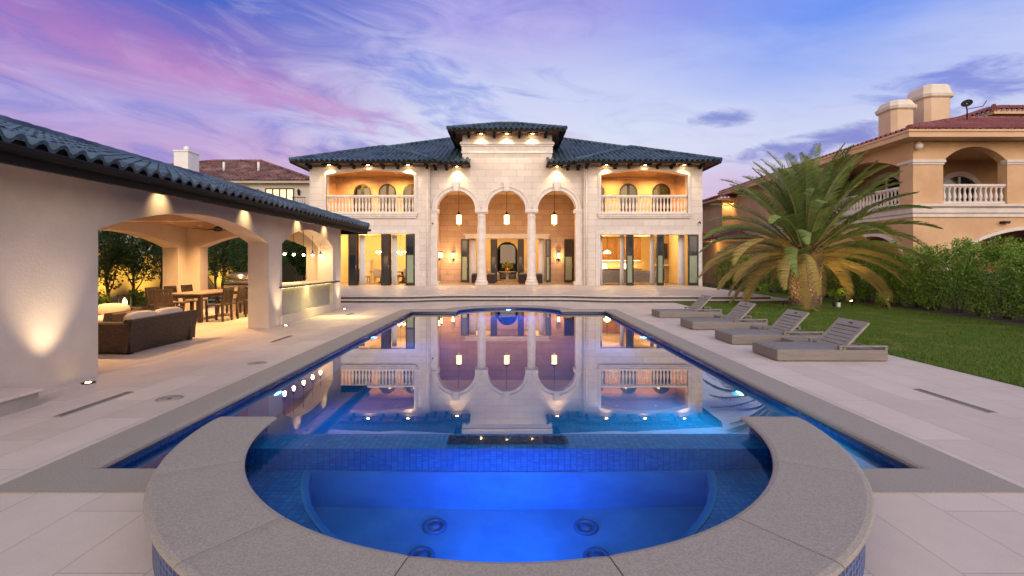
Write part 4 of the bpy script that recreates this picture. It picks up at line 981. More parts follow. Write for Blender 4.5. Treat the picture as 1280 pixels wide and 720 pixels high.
# ================================================================== SUN LOUNGERS
def lounger():
    t = empty('sun_lounger', (0, 0, 0), 'x', 'sun lounger'); L, W_, H = 1.76, .80, .185
    q_ = MB(); th = .045
    q_.box(0, L, 0, th, .012, H, .006); q_.box(0, L, W_-th, W_, .012, H, .006); q_.box(0, th, th, W_-th, .012, H, .006); q_.box(L-th, L, th, W_-th, .012, H, .006)
    q_.build('frame', M['teak'], t)
    for x in (.10, L-.16):
        for y in (.02, W_-.08): MB().box(x, x+.06, y, y+.06, 0, .012).build('foot', M['iron'], t)
    q_ = MB()
    for i in range(14): q_.box(1.12+i*.045, 1.155+i*.045, th, W_-th, H-.04, H-.018)
    q_.build('slat_deck', M['teaky'], t)
    MB().box(th+.01, 1.10, th+.01, W_-th-.01, H-.03, H+.004, .01).build('seat_panel', M['sling'], t)
    # backrest: frame, slats, grip hole
    P0, P1 = Vector((1.08, 0, H-.02)), Vector((1.50, 0, H+.42)); d = (P1-P0).normalized(); nn = Vector((-d.z, 0, d.x)); Lb = (P1-P0).length
    def plate(s0, s1, y0, y1, t0, t1):
        c_ = [P0+d*s+nn*n_ for s, n_ in ((s0, t0), (s1, t0), (s1, t1), (s0, t1))]
        q_.rings([[(p.x, y, p.z) for p in c_] for y in (y0, y1)], True)
    q_ = MB(); plate(0, Lb, .05, .11, -.015, .02); plate(0, Lb, W_-.11, W_-.05, -.015, .02)
    for k in range(6): plate(.02+k*.075, .085+k*.075, .11, W_-.11, -.008, .014)
    plate(Lb-.13, Lb, .11, W_/2-.06, -.015, .02); plate(Lb-.13, Lb, W_/2+.06, W_-.11, -.015, .02); plate(Lb-.13, Lb-.085, W_/2-.06, W_/2+.06, -.015, .02); plate(Lb-.045, Lb, W_/2-.06, W_/2+.06, -.015, .02)
    q_.build('backrest', M['teaky'], t)
    q_ = MB(); q_.bar((1.40, W_/2, .06), tuple(P0+d*.42+Vector((0, W_/2, 0))), .03, .03); q_.build('prop', M['iron'], t)
    for y0 in (.0, W_-.05):
        q_ = MB(); q_.box(.98, L, y0-.002 if y0 == 0 else y0, y0+.052, .225, .255, .006); q_.box(L-.05, L, y0, y0+.05, H, .225); q_.box(.99, 1.03, y0, y0+.05, H, .225); q_.build('armrest', M['teak'], t)
    return t
lp = lounger(); G = 'low teak sun loungers in a row beside the pool'
for y, lb, hh in ((7.65, 'low teak sun lounger with raised slatted back, the nearest of the row', 0), (9.2, 'low teak sun lounger, second from the camera', 0), (11.2, 'low teak sun lounger, third from the camera', .01), (13.6, 'low teak sun lounger, the farthest, in front of the terrace steps', -.01)):
    place(lp, USED, (4.28+hh, y, 0), R(random.uniform(-.8, .8)), lb, G)
def stool():
    t = empty('side_table', (0, 0, 0), 'x', 'side table'); q_ = MB()
    for k in range(5): q_.box(-.22, .22, -.2+k*.082, -.2+k*.082+.074, .145, .17, .004)
    q_.build('tabletop', M['teak'], t)
    q_ = MB(); q_.box(-.22, .22, -.205, -.18, .03, .145); q_.box(-.22, .22, .18, .205, .03, .145); q_.box(-.22, -.195, -.18, .18, .03, .145); q_.box(.195, .22, -.18, .18, .03, .145); q_.build('apron', M['teak'], t)
    for sx_ in (-1, 1):
        for sy_ in (-1, 1): MB().box(sx_*.2-.02, sx_*.2+.02, sy_*.185-.02, sy_*.185+.02, 0, .03).build('leg', M['teak'], t)
    return t
sp_ = stool()
for x, y, lb in ((5.35, 8.83, 'low teak side table between the two nearest loungers'), (5.62, 10.55, 'low teak side table between the second and third loungers'), (5.75, 12.75, 'low teak side table between the two farthest loungers')):
    place(sp_, USED, (x, y, 0), 0, lb, 'low side tables between the loungers')

# ================================================================== LAMPS OF THE MANSION
i = 0
names = ['over the left edge of the left balcony', 'over the middle of the left balcony', 'over the right edge of the left balcony', 'over the left loggia arch', 'over the right loggia arch', 'over the left edge of the right balcony', 'over the middle of the right balcony', 'over the right edge of the right balcony',
         'under the tower roof, left', 'under the tower roof, middle', 'under the tower roof, right']
spots = [(-10.35, YF, ZE), (-8.1, YF, ZE), (-5.8, YF, ZE), (-3.02, YC, ZE), (2.82, YC, ZE), (5.62, YF, ZE), (7.85, YF, ZE), (10.1, YF, ZE), (-1.62, YC, tz), (-.12, YC, tz), (1.38, YC, tz)]
for (x, y, z), nm in zip(spots, names):
    e_ = empty('eave_spotlight', (x, y-.34, z-.16), 'lit spotlight box '+nm, 'spotlight', 'spotlights under the mansion eaves')
    q_ = MB(); q_.wallX(rect(y-.60, y-.06, z-.17, z-.09), x-.30, x-.26); q_.wallX(rect(y-.60, y-.06, z-.17, z-.09), x+.26, x+.30); q_.box(x-.26, x+.26, y-.60, y-.56, z-.17, z-.09); q_.build('housing', M['dark'], e_)
    MB().lathe((x, y-.30, z-.125), [(.075, 0), (.07, .03), (.0005, .03)], 14).build('lens', M['e_warm'], e_)
    lamp('SPOT', (x, y-.27, z-.14), 125, (1, .70, .34), e_, .04, (0, .18, -1), 100, .7)
for x, lb in zip(AC, ('left', 'middle', 'right')):
    y, z = 29.8, 3.92
    e_ = empty('hanging_lantern', (x, y, z), 'glowing black lantern hanging in the %s arch of the loggia' % lb, 'lantern', 'lanterns hanging in the loggia')
    MB().tube([(x, y, z+.72), (x, y, 6.15)], .014, 6).build('chain', M['iron'], e_)
    q_ = MB(); q_.lathe((x, y, z), [(.18, .60), (.20, .63), (.10, .70), (.04, .78), (.02, .82)], 8, False); q_.lathe((x, y, z), [(.03, -.06), (.17, -.01), (.19, .02), (.17, .03)], 8, False)
    for k in range(8):
        a = 2*PI*k/8; q_.tube([(x+.175*math.cos(a), y+.175*math.sin(a), z), (x+.175*math.cos(a), y+.175*math.sin(a), z+.62)], .012, 4)
    q_.build('frame', M['iron'], e_)
    MB().lathe((x, y, z+.03), [(.16, 0), (.16, .57)], 8, False).build('glass', M['e_lantern'], e_)
    lamp('POINT', (x, y-.0, z-.25), 50, (1, .50, .18), e_, .0); lamp('POINT', (x, y, z+.95), 46, (1, .50, .18), e_, .0)
for x, y, dx, dy, lb in ((-4.42, 30.2, 1, 0, 'wall lantern on the left side wall of the loggia, nearer the front'), (-4.42, 31.5, 1, 0, 'wall lantern on the left side wall of the loggia, nearer the back'), (-3.75, 32.25, 0, -1, 'wall lantern on the back wall of the loggia, left of the doorway'), (3.35, 32.25, 0, -1, 'wall lantern on the back wall of the loggia, right of the doorway')):
    z = 1.95; e_ = empty('wall_lantern', (x, y, z), lb, 'wall lamp', 'wall lanterns in the loggia')
    q_ = MB(); q_.box(x-dx*.17-.04, x-dx*.13+.04, y-dy*.13-.04, y-dy*.17+.04, z-.25, z+.2); q_.tube([(x-dx*.15, y-dy*.15, z-.15), (x, y, z-.22), (x, y, z-.12)], .015, 6); q_.lathe((x, y, z), [(.09, .26), (.10, .28), (.03, .36), (.01, .38)], 8); q_.lathe((x, y, z), [(.02, -.16), (.07, -.10), (.08, -.08)], 8); q_.build('bracket', M['iron'], e_)
    MB().lathe((x, y, z-.08), [(.06, 0), (.085, .33)], 10).build('glass', M['e_lantern'], e_)
    lamp('POINT', (x+dx*.2, y+dy*.2, z+.05), 28, (1, .58, .25), e_, .0)
for x, y, lb in ((-9.4, 29.4, 'left recessed light in the left balcony ceiling'), (-6.9, 29.4, 'right recessed light in the left balcony ceiling'), (6.6, 29.4, 'left recessed light in the right balcony ceiling'), (9.0, 29.4, 'right recessed light in the right balcony ceiling')):
    e_ = empty('balcony_light', (x, y, 7.02), lb, 'ceiling light', 'recessed lights in the balcony ceilings')
    MB().lathe((x, y, 7.0), [(.09, 0), (.09, .018), (.07, .018)], 14).build('trim_ring', M['white'], e_); MB().lathe((x, y, 7.004), [(.065, 0), (.0005, .001)], 12).build('lens', M['e_warm'], e_)
    lamp('SPOT', (x, y, 6.97), 480, (1, .50, .13), e_, .06, (0, .25, -1), 150, .7)
# room light
for x, y, z, p, dx, dy in ((-8.0, 31.2, 3.40, 480, 4.5, 3.5), (7.8, 32.2, 3.40, 420, 4.5, 5), (0, 35.4, 3.42, 330, 6, 3)):
    for sx_ in (-1, 1):
        for sy_ in (-1, 1): lamp('POINT', (x+sx_*dx*.36, y+sy_*dy*.3, 3.05), p*.17, (1, .60, .22), man, .0)

# ------------------------------------------------------------------ rooms
def chair(x, y, rz, lb, g):
    global upch
    return place(upch, USED, (x, y, ZT), rz, lb, g)
upch = empty('upholstered_chair', (0, 0, 0), 'x', 'chair')
MB().cushion(-.26, .26, -.25, .27, .36, .52).build('seat', M['sofalt'], upch); MB().cushion(-.25, .25, -.30, -.20, .42, .98).build('backrest', M['sofalt'], upch)
for sx_ in (-1, 1):
    for sy_ in (-1, 1): MB().lathe((sx_*.2, sy_*.2, 0), [(.015, 0), (.025, .38)], 8).build('leg', M['darkwood'], upch)
e_ = empty('indoor_dining_table', (-7.6, 31.3, ZT), 'dark oval dining table inside the left wing', 'table')
m_ = MB(); m_.rings([[(-7.6+rx*math.cos(2*PI*k/28), 31.3+.6*rx/1.5*math.sin(2*PI*k/28), z) for k in range(28)] for rx, z in ((1.45, ZT+.70), (1.5, ZT+.73), (1.5, ZT+.75))], True); m_.build('tabletop', M['darkwood'], e_)
for x in (-8.3, -6.9): MB().lathe((x, 31.3, ZT), [(.28, 0), (.24, .05), (.07, .12), (.06, .5), (.14, .70)], 14).build('leg', M['darkwood'], e_)
for k, (x, y, a, lb) in enumerate(((-8.3, 30.5, 0, 'near left cream chair of the indoor dining table'), (-7.6, 30.45, 0, 'near middle cream chair of the indoor dining table'), (-6.4, 30.5, 0, 'near right cream chair of the indoor dining table'), (-9.35, 31.3, -90, 'cream chair at the left head of the indoor dining table'), (-5.85, 31.3, 90, 'cream chair at the right head of the indoor dining table'), (-7.2, 32.1, 180, 'cream chair on the far side of the indoor dining table'))):
    chair(x, y, R(a), lb, 'cream chairs round the indoor dining table')
for x, lb in ((-8.25, 'left'), (-7.05, 'right')):
    y, z = 31.3, 2.15; e_ = empty('chandelier', (x, y, z), '%s glowing crystal chandelier in the left wing' % lb, 'chandelier', 'chandeliers in the left wing')
    q_ = MB(); q_.tube([(x, y, z+.15), (x, y, 3.45)], .012, 6); q_.lathe((x, y, z-.1), [(.01, 0), (.05, .05), (.03, .15), (.05, .3)], 10)
    for k in range(8):
        a = 2*PI*k/8; q_.tube([(x, y, z), (x+.2*math.cos(a), y+.2*math.sin(a), z-.08), (x+.36*math.cos(a), y+.36*math.sin(a), z+.05)], .01, 5)
    q_.build('frame', M['steel'], e_); q_ = MB()
    for k in range(8):
        a = 2*PI*k/8; q_.ball((x+.36*math.cos(a), y+.36*math.sin(a), z+.11), .05, 8)
    q_.build('bulb_ring', M['e_bulb'], e_); lamp('POINT', (x, y, z-.25), 30, (1, .72, .34), e_, .2)
e_ = empty('fireplace', (-10.9, 31, ZT), 'white fireplace at the left end of the indoor dining room', 'fireplace')
q_ = MB(); q_.wallY(rect(-11.04, -9.75, ZT, 1.7), 33.7, 34.1, [rect(-10.7, -10.1, ZT+.01, 1.15)]); q_.box(-11.04, -9.65, 33.6, 34.2, 1.7, 1.8); q_.build('surround', M['trim'], e_); MB().box(-10.7, -10.1, 33.85, 33.95, ZT, 1.15).build('firebox', M['black'], e_)
# kitchen and living room
e_ = empty('kitchen_cabinet', (7, 36, ZT), 'honey coloured wall of kitchen cabinets at the back of the right wing', 'cabinet')
for k in range(8):
    x = 4.9+k*.62
    q_ = MB(); q_.box(x, x+.60, 35.75, 36.15, 1.75, 3.4); q_.box(x+.06, x+.54, 35.735, 35.75, 1.82, 3.33, .008); q_.build('upper_door', M['cab'], e_)
    q_ = MB(); q_.box(x, x+.60, 35.55, 36.15, ZT, 1.12); q_.box(x+.06, x+.54, 35.53, 35.55, ZT+.1, 1.05, .008); q_.build('lower_door', M['cab'], e_)
q_ = MB(); q_.box(4.85, 9.9, 35.5, 36.15, 1.12, 1.17); q_.build('countertop', M['trim'], e_); q_ = MB(); q_.box(4.9, 9.8, 35.8, 35.83, 1.70, 1.74); q_.build('under_light', M['e_shade'], e_)
lamp('AREA', (7.3, 35.7, 1.68), 22, (1, .72, .3), e_, dims=(4.6, .1))
e_ = empty('kitchen_island', (6.6, 33.9, ZT), 'dark kitchen island under the dome lamps', 'island'); MB().box(5.4, 7.9, 33.5, 34.3, ZT, 1.12).build('base', M['darkwood'], e_); MB().box(5.3, 8.0, 33.4, 34.4, 1.12, 1.18, .01).build('countertop', M['trim'], e_)
for x, lb in ((6.35, 'left'), (6.95, 'right')):
    e_ = empty('dome_lamp', (x, 33.9, 2.35), '%s glowing dome lamp over the kitchen island' % lb, 'pendant lamp', 'dome lamps over the kitchen island')
    MB().lathe((x, 33.9, 2.2), [(.26, 0), (.24, .10), (.15, .20), (.04, .25)], 16, caps=False).build('shade', M['e_shade'], e_); MB().tube([(x, 33.9, 2.44), (x, 33.9, 3.45)], .01, 6).build('cord', M['iron'], e_); lamp('POINT', (x, 33.9, 2.1), 12, (1, .72, .34), e_, .1)
def isofa(x0, x1, y0, y1, face, mat_, lb, nm='sofa', g=None):
    e_ = empty(nm, ((x0+x1)/2, (y0+y1)/2, ZT), lb, 'sofa', g)
    MB().box(x0, x1, y0, y1, ZT+.08, ZT+.42, .03).build('base', mat_, e_)
    if face == 'back': MB().cushion(x0, x1, y0, y0+.28, ZT+.3, ZT+.85).build('backrest', mat_, e_)
    elif face == 'left': MB().cushion(x1-.28, x1, y0, y1, ZT+.3, ZT+.85).build('backrest', mat_, e_)
    else: MB().cushion(x0, x0+.28, y0, y1, ZT+.3, ZT+.85).build('backrest', mat_, e_)
    if face == 'back':
        for s in (0, 1): MB().cushion(x0 if not s else x1-.22, x0+.22 if not s else x1, y0, y1, ZT+.2, ZT+.64).build('arm', mat_, e_)
    else:
        for s in (0, 1): MB().cushion(x0, x1, y0 if not s else y1-.22, y0+.22 if not s else y1, ZT+.2, ZT+.64).build('arm', mat_, e_)
isofa(5.6, 7.3, 29.6, 30.5, 'back', M['sofagrey'], 'grey sofa seen from behind through the left doorway of the right wing', g='grey sofas in the right wing')
isofa(7.45, 9.2, 29.9, 30.8, 'back', M['sofagrey'], 'grey sofa seen from behind through the middle doorway of the right wing', g='grey sofas in the right wing')
for x, y, lb in ((5.85, 31.6, 'leftmost glowing table lamp in the right wing'), (6.35, 32.2, 'second glowing table lamp from the left in the right wing'), (7.75, 31.8, 'glowing table lamp behind the middle grey sofa')):
    e_ = empty('table_lamp', (x, y, ZT), lb, 'table lamp', 'table lamps in the right wing')
    MB().box(x-.25, x+.25, y-.25, y+.25, ZT, ZT+.62, .01).build('stand', M['darkwood'], e_); MB().lathe((x, y, ZT+.62), [(.08, 0), (.10, .1), (.04, .25), (.02, .36)], 12).build('base', M['bronze'], e_)
    MB().lathe((x, y, ZT+.93), [(.24, 0), (.18, .34)], 18, caps=False).build('shade', M['e_shade'], e_); lamp('POINT', (x, y, ZT+1.1), 12, (1, .72, .36), e_, .1)
e_ = empty('stone_fireplace', (10.2, 34, ZT), 'tan stone fireplace with a dark firebox at the right end of the right wing', 'fireplace')
q_ = MB(); q_.wallY(rect(9.75, 10.74, ZT, 3.4), 32.2, 32.9, [rect(10.05, 10.45, ZT+.12, 1.15)]); q_.build('surround', M['ston2'], e_); MB().box(10.05, 10.45, 32.6, 32.7, ZT, 1.15).build('firebox', M['black'], e_); MB().box(9.68, 10.74, 32.05, 32.2, 1.35, 1.45).build('mantel', M['trim'], e_)
e_ = tag(MB().box(9.85, 10.6, 32.08, 32.14, 1.85, 2.85, .01).build('wall_mirror', M['black']), 'dark framed panel over the stone fireplace', 'mirror')
# hall
e_ = empty('flower_table', (-.1, 34.2, ZT), 'round pale table in the middle of the hall doorway', 'table'); MB().lathe((-.1, 34.2, ZT), [(.30, 0), (.26, .05), (.10, .12), (.10, .5), (.3, .6), (.62, .66), (.63, .70), (.0005, .70)], 24).build('tabletop', M['sofalt'], e_)
e_ = empty('flower_vase', (-.1, 34.2, ZT+.7), 'copper vase of yellow green flowers on the hall table', 'vase'); MB().lathe((-.1, 34.2, ZT+.70), [(.10, 0), (.17, .08), (.18, .17), (.10, .26), (.12, .29)], 16).build('vase', mk('copper', (.55,.25,.08), None, 4, .3, .8), e_)
def leaves(centers, rads, per, size, asp=.45, squash=1.0):
    out = []
    for c, r in zip(centers, rads):
        n_ = per; d = rng.normal(size=(n_, 3)); d /= np.linalg.norm(d, axis=1)[:, None]
        p = np.array(c)+d*(r*np.array([1, 1, squash]))*(rng.uniform(.35, 1.08, n_)**.5)[:, None]
        a = rng.normal(size=(n_, 3))+d*.8; a /= np.linalg.norm(a, axis=1)[:, None]
        b_ = np.cross(a, rng.normal(size=(n_, 3))); b_ /= np.linalg.norm(b_, axis=1)[:, None]
        s = size*rng.uniform(.6, 1.3, n_)[:, None]
        out.append(np.stack([p-a*s*.5, p+b_*s*asp*.5+a*s*.05, p+a*s*.5, p-b_*s*asp*.5+a*s*.05], axis=1))
    return np.concatenate(out)
np_mesh('flower', leaves([(-.1, 34.2, ZT+1.18), (-.3, 34.2, ZT+1.1), (.12, 34.2, ZT+1.1)], [.26, .18, .18], 120, .12), M['flower'], e_)
isofa(-1.6, -.7, 34.9, 36.4, 'right', M['sofalt'], 'cream sofa on the left side of the hall', g='cream sofas in the hall'); isofa(.55, 1.45, 34.9, 36.4, 'left', M['sofalt'], 'cream sofa on the right side of the hall', g='cream sofas in the hall')
for x, lb in ((-2.08, 'dark wicker cube stool left of the left loggia column'), (-1.12, 'dark wicker cube stool right of the left loggia column'), (.9, 'dark wicker cube stool left of the right loggia column'), (1.86, 'dark wicker cube stool right of the right loggia column')):
    e_ = empty('cube_stool', (x, 30.4, ZT), lb, 'stool', 'wicker stools in the loggia')
    MB().box(x-.26, x+.26, 30.14, 30.66, ZT+.03, ZT+.58, .02).build('base', M['wicker'], e_); MB().cushion(x-.25, x+.25, 30.15, 30.65, ZT+.56, ZT+.68).build('seat_cushion', M['sofagrey'], e_)

# ================================================================== THE VILLA NEXT DOOR (RIGHT)
vil = empty('villa', (0, 0, 0), 'peach stucco villa with white balustrades and red tiled roof, behind the palm and hedge', 'villa')
VX, VY = 17.1, 20.3
q_ = MB()
q_.wallY(rect(VX, 34, 0, 6.8), VY, VY+.4, [arch(18.37, 21.08, 4.0, 5.86, 6.48), arch(22.4, 25.1, 4.0, 5.86, 6.48), arch(18.6, 25.8, .1, 1.75, 2.97, 30)])
q_.wallX([(VY+.4, 0), (36.8, 0), (36.8, 6.8), (VY+.4, 6.8)], VX, VX+.4, [arch(21.0, 26.2, 4.0, 5.75, 6.38), arch(20.9, 24.2, .1, 2.0, 2.8)])
q_.box(16.35, 20, 36.8, 40.5, 0, 6.4); q_.box(VX, 34, 36.8, 37.2, 0, 6.8); q_.box(14.9, VX, 34.2, 41, 0, 3.1)
q_.build('wall', M['peach'], vil)
q_ = MB()
q_.wallX([(23.81, 3.6), (30, 3.6), (30, 6.8), (23.81, 6.8)], 19.8, 20.0, [arch(24.0, 26.2, 4.0, 5.35, 6.12)])
q_.wallY(rect(19.8, 33.6, 3.6, 6.8), 23.6, 23.8, [arch(21.1, 23.1, 4.0, 5.2, 5.85)])
q_.box(VX+.4, 33.6, VY+.4, 36.8, 3.7, 3.95); q_.box(VX+.4, 33.6, VY+.4, 36.8, 6.6, 6.75); q_.box(VX+.42, 33.6, 24.2, 24.4, 0, 3.7); q_.box(20.2, 20.4, 20.8, 24.2, 0, 3.7)
q_.build('loggia_lining', M['peach'], vil)
def french(loop, il, axis, a, label=None):
    q_ = MB(); (q_.wallX if axis == 'X' else q_.wallY)(loop, a-.06, a+.02, [il]); u0, u1 = il[0][0], il[1][0]; um = (u0+u1)/2; zt = max(p[1] for p in il)
    f = (lambda p, q2, r, s: q_.box(a-.05, a, p, q2, r, s)) if axis == 'X' else (lambda p, q2, r, s: q_.box(p, q2, a-.05, a, r, s))
    f(um-.05, um+.05, 4.0, zt-.03); f(u0, u1, 5.25, 5.33); f(u0, u0+.08, 4.0, 5.25); f(u1-.08, u1, 4.0, 5.25)
    w_ = q_.build('window', M['whitetrim'], vil); p_ = MB(); (p_.wallX if axis == 'X' else p_.wallY)(il, a+.0, a+.015); p_.build('pane', M['darkglass'], w_)
french(arch(23.85, 26.35, 3.96, 5.35, 6.28), arch(24.05, 26.15, 4.0, 5.35, 6.05), 'X', 19.78)
french(arch(20.95, 23.25, 3.96, 5.2, 6.05), arch(21.15, 23.05, 4.0, 5.2, 5.8), 'Y', 23.58)
q_ = MB()
pth_ = [(VX, 36.8), (VX, VY), (34, VY)]
q_.sweep(pth_, [(0, 3.50), (.06, 3.50), (.06, 3.62), (.12, 3.68), (.12, 3.86), (.24, 3.94), (.24, 4.02), (0, 4.06)][::1] if False else [(-o, z) for o, z in [(0, 3.50), (.06, 3.50), (.06, 3.62), (.12, 3.68), (.12, 3.86), (.24, 3.94), (.24, 4.02), (0, 4.06)]][::-1])
for x0, x1 in ((VX, 18.37), (21.08, 22.4)):
    q_.box(x0-.08, x1+.06, VY-.08, VY+.2, 5.80, 5.92); q_.box(x0-.04, x1+.03, VY-.04, VY+.2, 5.72, 5.80)
q_.box(VX-.075, VX+.0, VY+.2, 21.06, 5.805, 5.915)
lp_ = arch(18.45, 25.95, .1, 1.75, 3.12, 30); q_.wallY(lp_, VY-.10, VY+.01, [arch(18.6, 25.8, .1, 1.75, 2.97, 30)])
lp_ = arch(20.75, 24.35, .1, 2.0, 2.95, 24); q_.wallX(lp_, VX-.08, VX+.01, [arch(20.9, 24.2, .1, 2.0, 2.8, 24)])
q_.build('band_course', M['whitetrim'], vil)
balustrade(vil, 18.4, 21.05, 4.06, 4.90, VY+.12, M['whitetrim'], .2, .205); balustrade(vil, 22.43, 25.07, 4.06, 4.90, VY+.12, M['whitetrim'], .2, .205)
balustrade(vil, 21.05, 26.15, 4.06, 4.90, VX+.12, M['whitetrim'], .2, .205, axis='X')
q_ = MB(); ex, ey = 16.35, 19.6
q_.box(ex, 34, ey, VY, 6.72, 6.78); q_.box(ex, VX, VY, 37.4, 6.72, 6.78)
q_.sweep([(ex, 37.4), (ex, ey), (34, ey)][::1], [(-o, z) for o, z in [(0, 6.70), (.05, 6.70), (.05, 6.88), (.10, 6.92), (.10, 7.0), (0, 7.0)]][::-1])
q_.box(15.7, 18, 36.1, 41, 6.3, 6.45); q_.box(14.1, VX, 33.5, 41.5, 3.05, 3.2); q_.build('eave', M['peachtrim'], vil)
q_ = MB(); zE = 7.0
def plane2(A, B, C, w_, sl, sr, mbx):
    pass
v = Vector
# front slope (rises to the back) and side slope (rises to the right)
kf, ks = 2.3/6.4, 2.3/8.15; cf, c2 = math.cos(math.atan(kf)), math.cos(math.atan(ks))
tile_plane(q_, (ex, ey, zE), (34, ey, zE), (0, cf, cf*kf), 6.4/cf, sl=(6.4/cf)/8.15, period=.28, course=.4)
tile_plane(q_, (ex, ey, zE), (ex, 37.4, zE), (c2, 0, c2*ks), 8.15/c2, sl=(8.15/c2)/6.4, sr=1.2, period=.28, course=.45)
hip_cap(q_, (ex, ey, zE+.07), (24.5, 26.0, zE+2.37), .13, .4); hip_cap(q_, (24.5, 26.0, zE+2.37), (34, 26.0, zE+2.37), .13, .4)
tile_plane(q_, (15.6, 36.0, 6.48), (15.6, 41, 6.48), (c2, 0, c2*ks), 2.2, sl=1.0, period=.28, course=.45); tile_plane(q_, (15.6, 36.0, 6.48), (18, 36.0, 6.48), (0, cf, cf*kf), 2.0, sl=1.0, period=.28)
tile_plane(q_, (14.0, 33.4, 3.22), (14.0, 41.5, 3.22), (c2, 0, c2*ks), 3.2/c2, sl=1.0, period=.28, course=.45); tile_plane(q_, (14.0, 33.4, 3.22), (17.1, 33.4, 3.22), (0, cf, cf*kf), 3, sl=1.0, period=.28)
q_.build('roof', M['roofred'], vil)
q_ = MB(); q_.box(27.2, 34, 27, 34, 8.4, 9.75); q_.build('upper_storey', M['peach'], vil)
q_ = MB(); q_.box(26.5, 34, 26.2, 34, 9.70, 9.90); q_.build('upper_eave', M['peachtrim'], vil)
q_ = MB(); tile_plane(q_, (26.4, 26.1, 9.9), (34, 26.1, 9.9), (0, cf, cf*kf), 4, sl=1.0, period=.28); tile_plane(q_, (26.4, 26.1, 9.9), (26.4, 34, 9.9), (cf, 0, cf*kf), 4, sl=1.0, period=.28); hip_cap(q_, (26.4, 26.1, 9.98), (30, 29.7, 9.98+3.6*kf)); q_.build('upper_roof', M['roofred'], vil)
def octo(x0, x1, y0, y1, c): return [(x0+c, y0), (x1-c, y0), (x1, y0+c), (x1, y1-c), (x1-c, y1), (x0+c, y1), (x0, y1-c), (x0, y0+c)]
for x0, x1, y0, y1, zb, zc, zt in ((19.25, 20.4, 24.0, 25.2, 7.4, 9.3, 9.75), (21.45, 22.8, 24.6, 26.0, 7.8, 10.1, 10.75)):
    q_ = MB(); q_.prism(octo(x0, x1, y0, y1, .2), zb, zc); k_ = q_.build('chimney', M['chimney'], vil)
    q_ = MB(); q_.rings([[(x, y, z) for x, y in octo(x0-o, x1+o, y0-o, y1+o, .23)] for z, o in ((zc-.06, .02), (zc, .10), (zc+.14, .13), (zc+.16, .08), (zt-.1, .0), (zt, -.06))], True); q_.build('cap', M['whitecap'], k_)
dish = empty('satellite_dish', (22.9, 24.2, 8.9), 'small dark satellite dish on the villa roof beside the taller chimney', 'satellite dish')
MB().tube([(23.2, 24.3, 8.55), (23.2, 24.3, 9.3), (23.05, 24.2, 9.5)], .03, 6).build('mast', M['iron'], dish)
q_ = MB(); d = Vector((-.6, -.6, .45)).normalized(); c_ = Vector((23.0, 24.1, 9.55)); a = d.orthogonal().normalized(); b_ = d.cross(a)
q_.rings([[tuple(c_+d*(r*r*.9)+a*r*1.1*math.cos(2*PI*k/16)+b_*r*math.sin(2*PI*k/16)) for k in range(16)] for r in (.02, .09, .16, .22)], False, True, ) ; q_.build('reflector', M['iron'], dish)
MB().tube([(23.1, 24.15, 9.3), (23.9, 24.2, 9.45), (24.1, 24.2, 9.75)], .018, 5).build('feed_arm', M['iron'], dish)
e_ = empty('floodlight', (17.2, 20.2, 6.3), 'white floodlight at the corner of the peach villa under its eave', 'floodlight'); MB().lathe((17.2, 20.12, 6.32), [(.05, .0), (.13, .08), (.14, .18), (.08, .26), (.04, .34)], 14).build('globe', M['white'], e_)
q_ = MB(); q_.box(20.75, 21.05, 20.12, 20.3, 3.22, 3.32, .01); q_.tube([(20.7, 20.1, 3.28), (20.95, 20.1, 3.24)], .045, 8); tag(q_.build('wall_camera', M['black']), 'small dark camera on the peach villa wall below the balcony', 'camera')
for x in (16.55, 16.95):
    lamp('SPOT', (x, 36.55, 6.25), 60, (1, .62, .22), vil, .05, (0, .25, -1), 110, .7)
lamp('POINT', (14.5, 33.9, 2.8), 25, (1, .58, .2), vil, .08)

# ================================================================== THE HOUSE BEHIND, LEFT
nb = empty('distant_house', (0, 0, 0), 'cream two storey house with mottled brown tiled roof behind the pavilion', 'house')
q_ = MB(); q_.box(-36, -14.9, 36, 46, 0, 7.55); q_.build('wall', M['cream'], nb)
q_ = MB(); q_.box(-36.6, -14.55, 35.5, 46.5, 7.48, 7.66); q_.build('eave', M['cream'], nb)
q_ = MB(); kk = .50; ck = math.cos(math.atan(kk))
tile_plane(q_, (-37, 35.35, 7.66), (-14.4, 35.35, 7.66), (0, ck, ck*kk), 4.7/ck, sl=(4.7/ck)/12.4, sr=(4.7/ck)/6.3, period=.3, course=.38, amp=.05)
tile_plane(q_, (-14.4, 35.35, 7.66), (-14.4, 46.5, 7.66), (-.937, 0, .35), 6.3/.937, sl=(6.3/.937)/4.7, sr=1.3, period=.3)
q_.add([(-37, 46.6, 7.66), (-14.4, 46.6, 7.66), (-20.7, 41, 10.0), (-24.6, 41, 10.0)], [(0, 1, 2, 3)])
hip_cap(q_, (-14.4, 35.35, 7.7), (-20.7, 40.05, 10.05)); hip_cap(q_, (-20.7, 40.05, 10.05), (-24.6, 40.05, 10.05)); hip_cap(q_, (-24.6, 40.05, 10.05), (-37, 35.35, 7.7))
q_.build('roof', M['roofbrown'], nb)
q_ = MB(); q_.box(-23.45, -22.45, 33.6, 34.8, 0, 9.35); k_ = q_.build('chimney', M['white'], nb); q_ = MB(); q_.box(-23.5, -22.4, 33.55, 34.85, 9.35, 9.45); q_.ball((-22.95, 34.2, 9.68), .2); q_.tube([(-22.95, 34.2, 9.4), (-22.95, 34.2, 9.6)], .08); q_.build('cap', M['white'], k_)
for x in (-22.2, -19.5): MB().tube([(x, 37.4, 8.6), (x, 37.4, 9.4)], .09, 8).build('vent_pipe', M['white'], nb)
